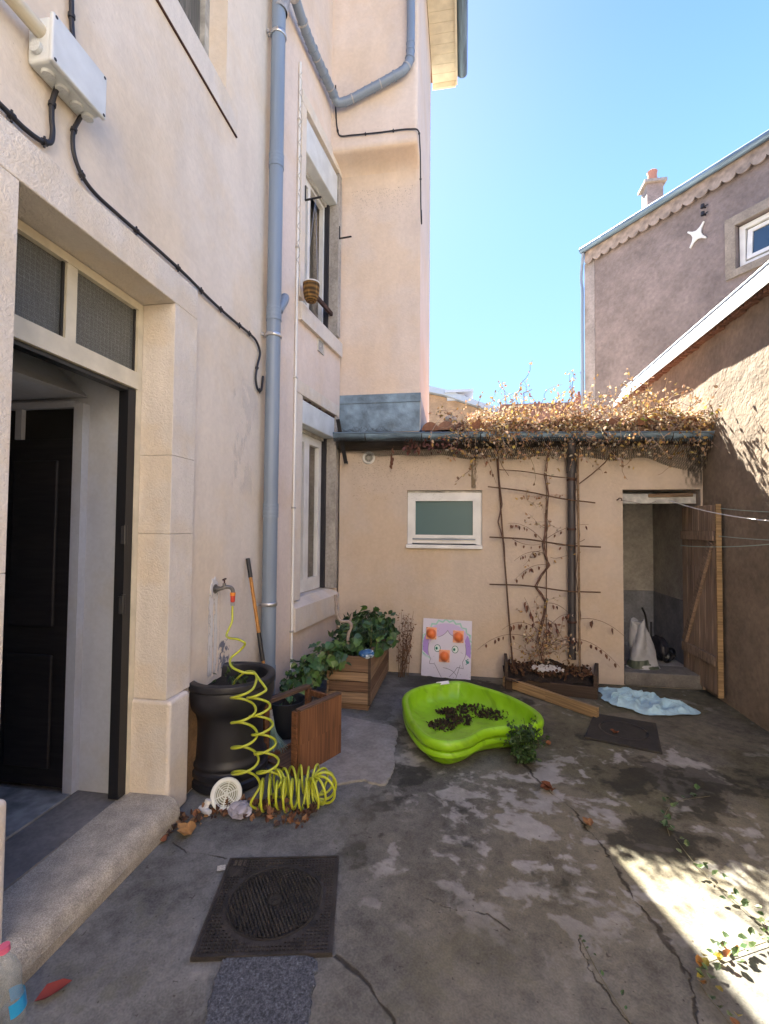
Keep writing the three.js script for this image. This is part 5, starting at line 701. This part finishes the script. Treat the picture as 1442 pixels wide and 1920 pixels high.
// ------------------------------------------------------------------ on the ground
{ // cast-iron covers
  const m = thing('manhole_cover', 'square cast iron manhole cover with round lid in the foreground', 'manhole cover', null, [-.759, 0, -1.885]); m.rotation.y = .213;
  const f = new THREE.Shape(rect(-.25, .25, -.25, .25).map((q) => new THREE.Vector2(...q))); f.holes.push(new THREE.Path().absarc(0, 0, .197, 0, 7));
  part('frame', uvBox(new THREE.ExtrudeGeometry(f, { depth: .012, bevelEnabled: false, curveSegments: 48 }).rotateX(-Math.PI / 2)), M.iron, m);
  part('border', merge([box(-.252, .252, 0, .0165, -.252, -.242), box(-.252, .252, 0, .0165, .242, .252), box(-.252, -.242, 0, .0165, -.2415, .2415), box(.242, .252, 0, .0165, -.2415, .2415)]), M.iron, m);
  const lid = part('lid', uvBox(new THREE.CylinderGeometry(.191, .191, .012, 64).translate(0, .006, 0)), M.iron, m);
  const st = [], st2 = []; for (let i = -15; i <= 15; i++) for (let j = -15; j <= 15; j++) { const x = i * .0152, z = j * .0152, r = Math.hypot(x, z); if (r > .209 && !(i < -11 && j < -9)) st.push(box(x - .0045, x + .0045, .0115, .0168, z - .0045, z + .0045)); } for (let i = -13; i <= 13; i++) for (let j = -13; j <= 13; j++) { const x0 = i * .0138, z0 = j * .0138, x = x0, z = z0, r = Math.hypot(x, z); if (r < .178 && r > .032) st2.push(box(x - .0038, x + .0038, .0115, .0172, z - .0052, z + .0052).rotateY(.45)); }
  stuff(part('frame_studs', merge(st), M.iron, m)); stuff(part('lid_studs', merge(st2), M.iron, lid)); part('lid_rim', new THREE.TorusGeometry(.186, .004, 6, 64).rotateX(Math.PI / 2).translate(0, .0125, 0), M.iron, lid);
  part('key_boss', rod([0, .011, 0], [0, .0165, 0], .028, 24), M.iron, lid); part('key_slot', box(-.016, .016, .0166, .0174, -.006, .006).rotateY(.5), M.dark, lid);
  const bits = []; for (let i = 0; i < 9; i++) bits.push(box(-.225 + (i % 3) * .022, -.212 + (i % 3) * .022, .012, .0155, -.238 + Math.floor(i / 3) * .012, -.230 + Math.floor(i / 3) * .012)); stuff(part('cast_mark', merge(bits), mat(col(.075, .065, .055), { roughness: .6 }), m));
  const q = [[1.09, -4.215], [1.515, -4.095], [1.36, -3.57], [.90, -3.73]], s = new THREE.Shape(q.map(([x, z]) => new THREE.Vector2(x, -z)));
  const c2 = thing('manhole_cover', 'plain dark manhole cover with oval lid line, in front of the towel', 'manhole cover'); part('plate', uvBox(new THREE.ExtrudeGeometry(s, { depth: .012, bevelEnabled: true, bevelSize: .004, bevelThickness: .003, bevelSegments: 1 }).rotateX(-Math.PI / 2)), mat(col(.055, .05, .042), { map: tile(tRough, .3), bumpMap: tile(tGrain, .15), bumpScale: .004, roughness: .85 }), c2); part('lid_rim', new THREE.TorusGeometry(.165, .006, 6, 48).rotateX(Math.PI / 2).scale(1, .6, 1).translate(1.215, .0165, -3.90), M.iron, c2);
}
{ // drain grille and litter by the butt
  const d = thing('drain_grille', 'round white plastic drain grille leaning against the water butt', 'grille', null, [-1.262, .006, -2.415]); d.rotation.set(-.62, .42, .0, 'YXZ');
  const wm = mat(col(.70, .72, .66), { roughness: .45 }); part('rim', new THREE.LatheGeometry([[.060, .0], [.082, .0], [.084, .004], [.078, .009], [.062, .009], [.060, .0]].map((q) => new THREE.Vector2(...q)), 44).rotateX(Math.PI / 2).translate(0, .083, 0), wm, d);
  for (let i = 1; i <= 5; i++) part('ring', new THREE.TorusGeometry(i * .0112, .0026, 6, 36).translate(0, .083, .004), wm, d); for (let i = 0; i < 3; i++) part('spoke', box(-.062, .062, -.003, .003, 0, .006).rotateZ(.3 + i * Math.PI / 3).translate(0, .083, 0), wm, d); part('back_plate', new THREE.CircleGeometry(.06, 32).translate(0, .083, -.003), mat(col(.30, .31, .22), { roughness: .7 }), d);
  const fit = thing('pipe_fitting', 'small white plastic pipe fitting among the leaves by the grille', 'pipe fitting'); part('tee', merge([rod([-1.40, .02, -2.40], [-1.33, .02, -2.37], .016, 12), rod([-1.365, .02, -2.385], [-1.355, .06, -2.40], .013, 12)]), mat(col(.62, .64, .66), { roughness: .4 }), fit); part('collar', rod([-1.357, .052, -2.397], [-1.353, .068, -2.402], .018, 12), M.white, fit);
  const g = new THREE.IcosahedronGeometry(.05, 4), p = g.attributes.position; for (let i = 0; i < p.count; i++) { const q = V().fromBufferAttribute(p, i), f = .5 + 1.0 * fbm(q.x * 6 + q.z * 2 + .5, q.y * 6 + q.z * 5 + .5, 6, 4, 900); p.setXYZ(i, q.x * f * 1.2, Math.max(-.03, q.y * f * .8), q.z * f); } g.computeVertexNormals(); one('plastic_scrap', g.translate(-1.165, .034, -2.40), mat(col(.72, .70, .78), { transmission: .55, roughness: .25, thickness: 0 }), 'crumpled clear plastic scrap right of the drain grille', 'plastic scrap');
  const s = new Soup(); for (let i = 0; i < 260; i++) { const t = rnd(), x = mix(-1.47, -.78, Math.pow(t, 1.2)), z = mix(-2.20, -2.44, sst(0, .35, t)) + rr(-.09, .06) - .0; s.leaf(V(x + rr(-.04, .04), .008 + rr(0, .02), z), rr(.014, .04), jit([[.20, .09, .045], [.10, .05, .03], [.30, .16, .08], [.07, .04, .03]][i % 4], .4), rr(.4, 1.1)); } stuff(one('dry_leaf_drift', s.geo(), M.stem, 'drift of dry brown leaves at the foot of the left wall', 'dry leaves'));
  const big = (x, z, sz, k, lab, rot) => { const l = new Soup(); l.leafQ(V(x, .012, z), sz, col(...k), .5, 1.3, new THREE.Quaternion().setFromEuler(new THREE.Euler(-1.45, rot, .1, 'YXZ'))); l.leafQ(V(x, .014, z), sz * .8, col(...k), .6, 1.2, new THREE.Quaternion().setFromEuler(new THREE.Euler(-1.4, rot + .7, .1, 'YXZ'))); l.leafQ(V(x, .014, z), sz * .8, col(...k), .6, 1.2, new THREE.Quaternion().setFromEuler(new THREE.Euler(-1.4, rot - .7, .1, 'YXZ'))); one('fallen_leaf', l.geo(), M.stem, lab, 'leaf', 'single fallen leaves'); };
  big(-1.33, -2.20, .075, [.42, .23, .09], 'curled tan leaf lying just in front of the leaf drift', 1.2); big(.53, -2.96, .075, [.16, .055, .025], 'large red brown leaf lying on the main crack', 2); big(.66, -2.63, .045, [.26, .13, .06], 'small tan leaf further along the main crack', .5); big(.62, -3.55, .04, [.30, .12, .05], 'little orange leaf between the weed and the far cover', 1); big(1.15, -3.86, .05, [.24, .09, .05], 'brown leaf lying on the far manhole cover', 2.4);
}
{ // weeds
  const w = thing('weed', 'feathery green weed growing by the right end of the pools', 'weed'), s = new Soup(); for (let i = 0; i < 24; i++) { const a = rr(0, 6.28), b = V(.41 + rr(-.04, .04), 0, -3.30 + rr(-.05, .05)), e = b.clone().add(V(Math.cos(a) * rr(.05, .17), rr(.04, .30), Math.sin(a) * rr(.04, .12) + .03)), m = b.clone().lerp(e, .5).add(V(0, .04, 0)); s.stem([b, m, e], .0025, jit([.05, .08, .02]), .0012); for (let j = 0; j < 26; j++) s.leaf(m.clone().lerp(rnd() < .5 ? b : e, rnd()).add(V(rr(-.03, .03), rr(-.015, .02), rr(-.03, .03))), rr(.012, .032), jit([.045, .095, .022], .4), .4); } stuff(part('foliage', s.geo(), M.greenLeaf, w));
  const ry = (name, lab, pts, n, k, sz) => { const s2 = new Soup(), c = new THREE.CatmullRomCurve3(pts.map(([x, z]) => V(x, .012, z))); s2.stem(c.getPoints(30), .0018, col(.14, .12, .05), .0012); for (let i = 0; i < n; i++) { const q = c.getPoint(rnd()).add(V(rr(-.035, .035), rr(.0, .03), rr(-.035, .035))); s2.leafQ(q, rr(sz * .6, sz), jit(k[Math.floor(rnd() * k.length)], .35), .4, 1.1, new THREE.Quaternion().setFromEuler(new THREE.Euler(-1.3 + rr(-.4, .4), rr(0, 6.3), 0, 'YXZ'))); } const o = thing(name, lab, 'ivy', 'ivy runners on the concrete'); stuff(part('runner', s2.geo(), M.greenLeaf, o)); };
  ry('ivy_runner', 'ivy runner trailing across the sunlit patch of concrete', [[1.05, -2.60], [1.06, -2.45], [1.10, -2.28], [1.14, -2.15], [1.16, -2.06], [1.12, -2.0]], 30, [[.10, .16, .05], [.16, .20, .08], [.05, .10, .03]], .034);
  ry('ivy_runner', 'yellowing ivy runner at the lower right edge of the sunlit patch', [[1.14, -2.03], [1.02, -1.97], [.92, -1.92], [.84, -1.87], [.80, -1.80], [.82, -1.70], [.84, -1.62], [.85, -1.5]], 44, [[.07, .13, .04], [.42, .34, .05], [.30, .13, .03], [.06, .10, .03]], .036);
  ry('ivy_runner', 'small dark ivy runner in the shade above the sunlit patch', [[1.03, -2.62], [1.08, -2.80], [1.20, -2.95], [1.42, -3.05]], 20, [[.05, .10, .03], [.08, .13, .04]], .036);
  ry('ivy_runner', 'thin green creeper in the small crack near the bottom edge', [[.44, -1.92], [.47, -1.78], [.52, -1.62], [.55, -1.5]], 9, [[.05, .11, .03]], .018);
}
{ // litter at the near left
  const b = thing('plastic_bottle', 'crushed clear plastic bottle with blue label at the lower left corner', 'bottle', null, [-1.385, .102, -1.30]); b.rotation.set(.06, .6, .10); b.scale.setScalar(1);
  const g = new THREE.LatheGeometry([[0, -.10], [.03, -.10], [.036, -.09], [.036, -.02], [.033, 0], [.036, .02], [.036, .06], [.028, .09], [.013, .115], [.013, .135]].map((q) => new THREE.Vector2(...q)), 30), p = g.attributes.position; for (let i = 0; i < p.count; i++) { const x = p.getX(i), y = p.getY(i), z = p.getZ(i), f = 1 - .22 * fbm(x * 8 + .5, y * 5 + z * 6 + .5, 5, 3, 910); p.setX(i, x * f); p.setZ(i, z * f); } g.computeVertexNormals();
  part('shell', g, mat(col(.86, .90, .92), { transmission: .9, roughness: .08, thickness: 0 }), b); part('label', new THREE.CylinderGeometry(.0345, .034, .045, 28, 1, true, 0, 3.6).translate(0, -.045, 0), mat(col(.03, .32, .62), { roughness: .4 }), b); part('cap', rod([0, .128, 0], [0, .146, 0], .0155, 16), mat(col(.62, .12, .22), { roughness: .5 }), b);
  const s = new Soup(); s.leafQ(V(-1.365, .006, -1.365), .07, col(.20, .035, .03), .4, 1.5, new THREE.Quaternion().setFromEuler(new THREE.Euler(-1.5, -.9, 0, 'YXZ'))); one('red_leaf', s.geo(), M.stem, 'dark red leaf on the concrete beside the crushed bottle', 'leaf');
  one('paper_scrap', new THREE.PlaneGeometry(.035, .025, 4, 3).rotateX(-1.3).rotateY(.4).translate(-1.07, .010, -2.02), M.whiteOld, 'tiny white paper scrap above the near manhole cover', 'paper');
}

{ // stains on the render: lime below the tap, algae below the spout, damp specks under the bay
  const stain = (name, c, w, h, at, ry, f, parent) => { const t = tex(256, (u, v) => clamp(f(u, v)), false), g = new THREE.PlaneGeometry(w, h).rotateY(ry).translate(...at); t.wrapS = t.wrapT = THREE.ClampToEdgeWrapping; part(name, g, mat(c, { alphaMap: t, transparent: true, roughness: .95 }), parent); };
  const edge = (u, v) => sst(0, .15, u) * sst(1, .85, u) * sst(0, .12, v) * sst(1, .9, v);
  stain('lime_streak', col(.80, .79, .78), .16, .56, [XA + .0035, .86, -2.80], Math.PI / 2, (u, v) => edge(u, v) * sst(.44, .60, vn(u * 9, v * 1.4, 64, 950) * .6 + fbm(u, v, 16, 4, 951) * .4 + .18 * v) * .75, houseA);
  stain('damp_stain', col(.20, .21, .26), .16, .20, [XA + .003, .70, -2.94], Math.PI / 2, (u, v) => edge(u, v) * sst(.50, .56, fbm(u, v, 6, 5, 955) + .06 - .9 * ((u - .5) ** 2)) * .8, houseA);
  stain('algae_streak', col(.20, .15, .09), .10, .36, [.125, 2.13, ZB + .003], 0, (u, v) => edge(u, v) * sst(.35, .6, vn(u * 6, v * 1.2, 64, 960) * .5 + .5 * fbm(u, v, 14, 4, 961) + .25 * v - 1.2 * (u - .5) ** 2) * .7, shed);
  stain('mould_specks', col(.14, .11, .08), .86, .80, [-.92, 5.22, -5.1475], 0, (u, v) => sst(.70, .80, fbm(u, v, 110, 2, 970)) * sst(.0, 1, v) * edge(u, v) * .6, houseB);
  stain('mould_specks', col(.14, .11, .08), 1.2, .60, [-.72, 2.10, ZB + .0035], 0, (u, v) => sst(.71, .80, fbm(u, v, 120, 2, 980)) * edge(u, v) * (.2 + .4 * v), shed);
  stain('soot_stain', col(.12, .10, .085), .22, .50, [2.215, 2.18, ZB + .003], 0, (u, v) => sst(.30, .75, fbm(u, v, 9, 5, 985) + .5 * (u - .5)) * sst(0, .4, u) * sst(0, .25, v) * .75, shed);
  stain('old_paint_patch', col(.70, .66, .62), .45, .9, [XA + .003, 2.2, -3.2], Math.PI / 2, (u, v) => sst(.50, .60, fbm(u, v, 5, 5, 995)) * edge(u, v) * .22, houseA);
}

renderer.render(scene, camera);
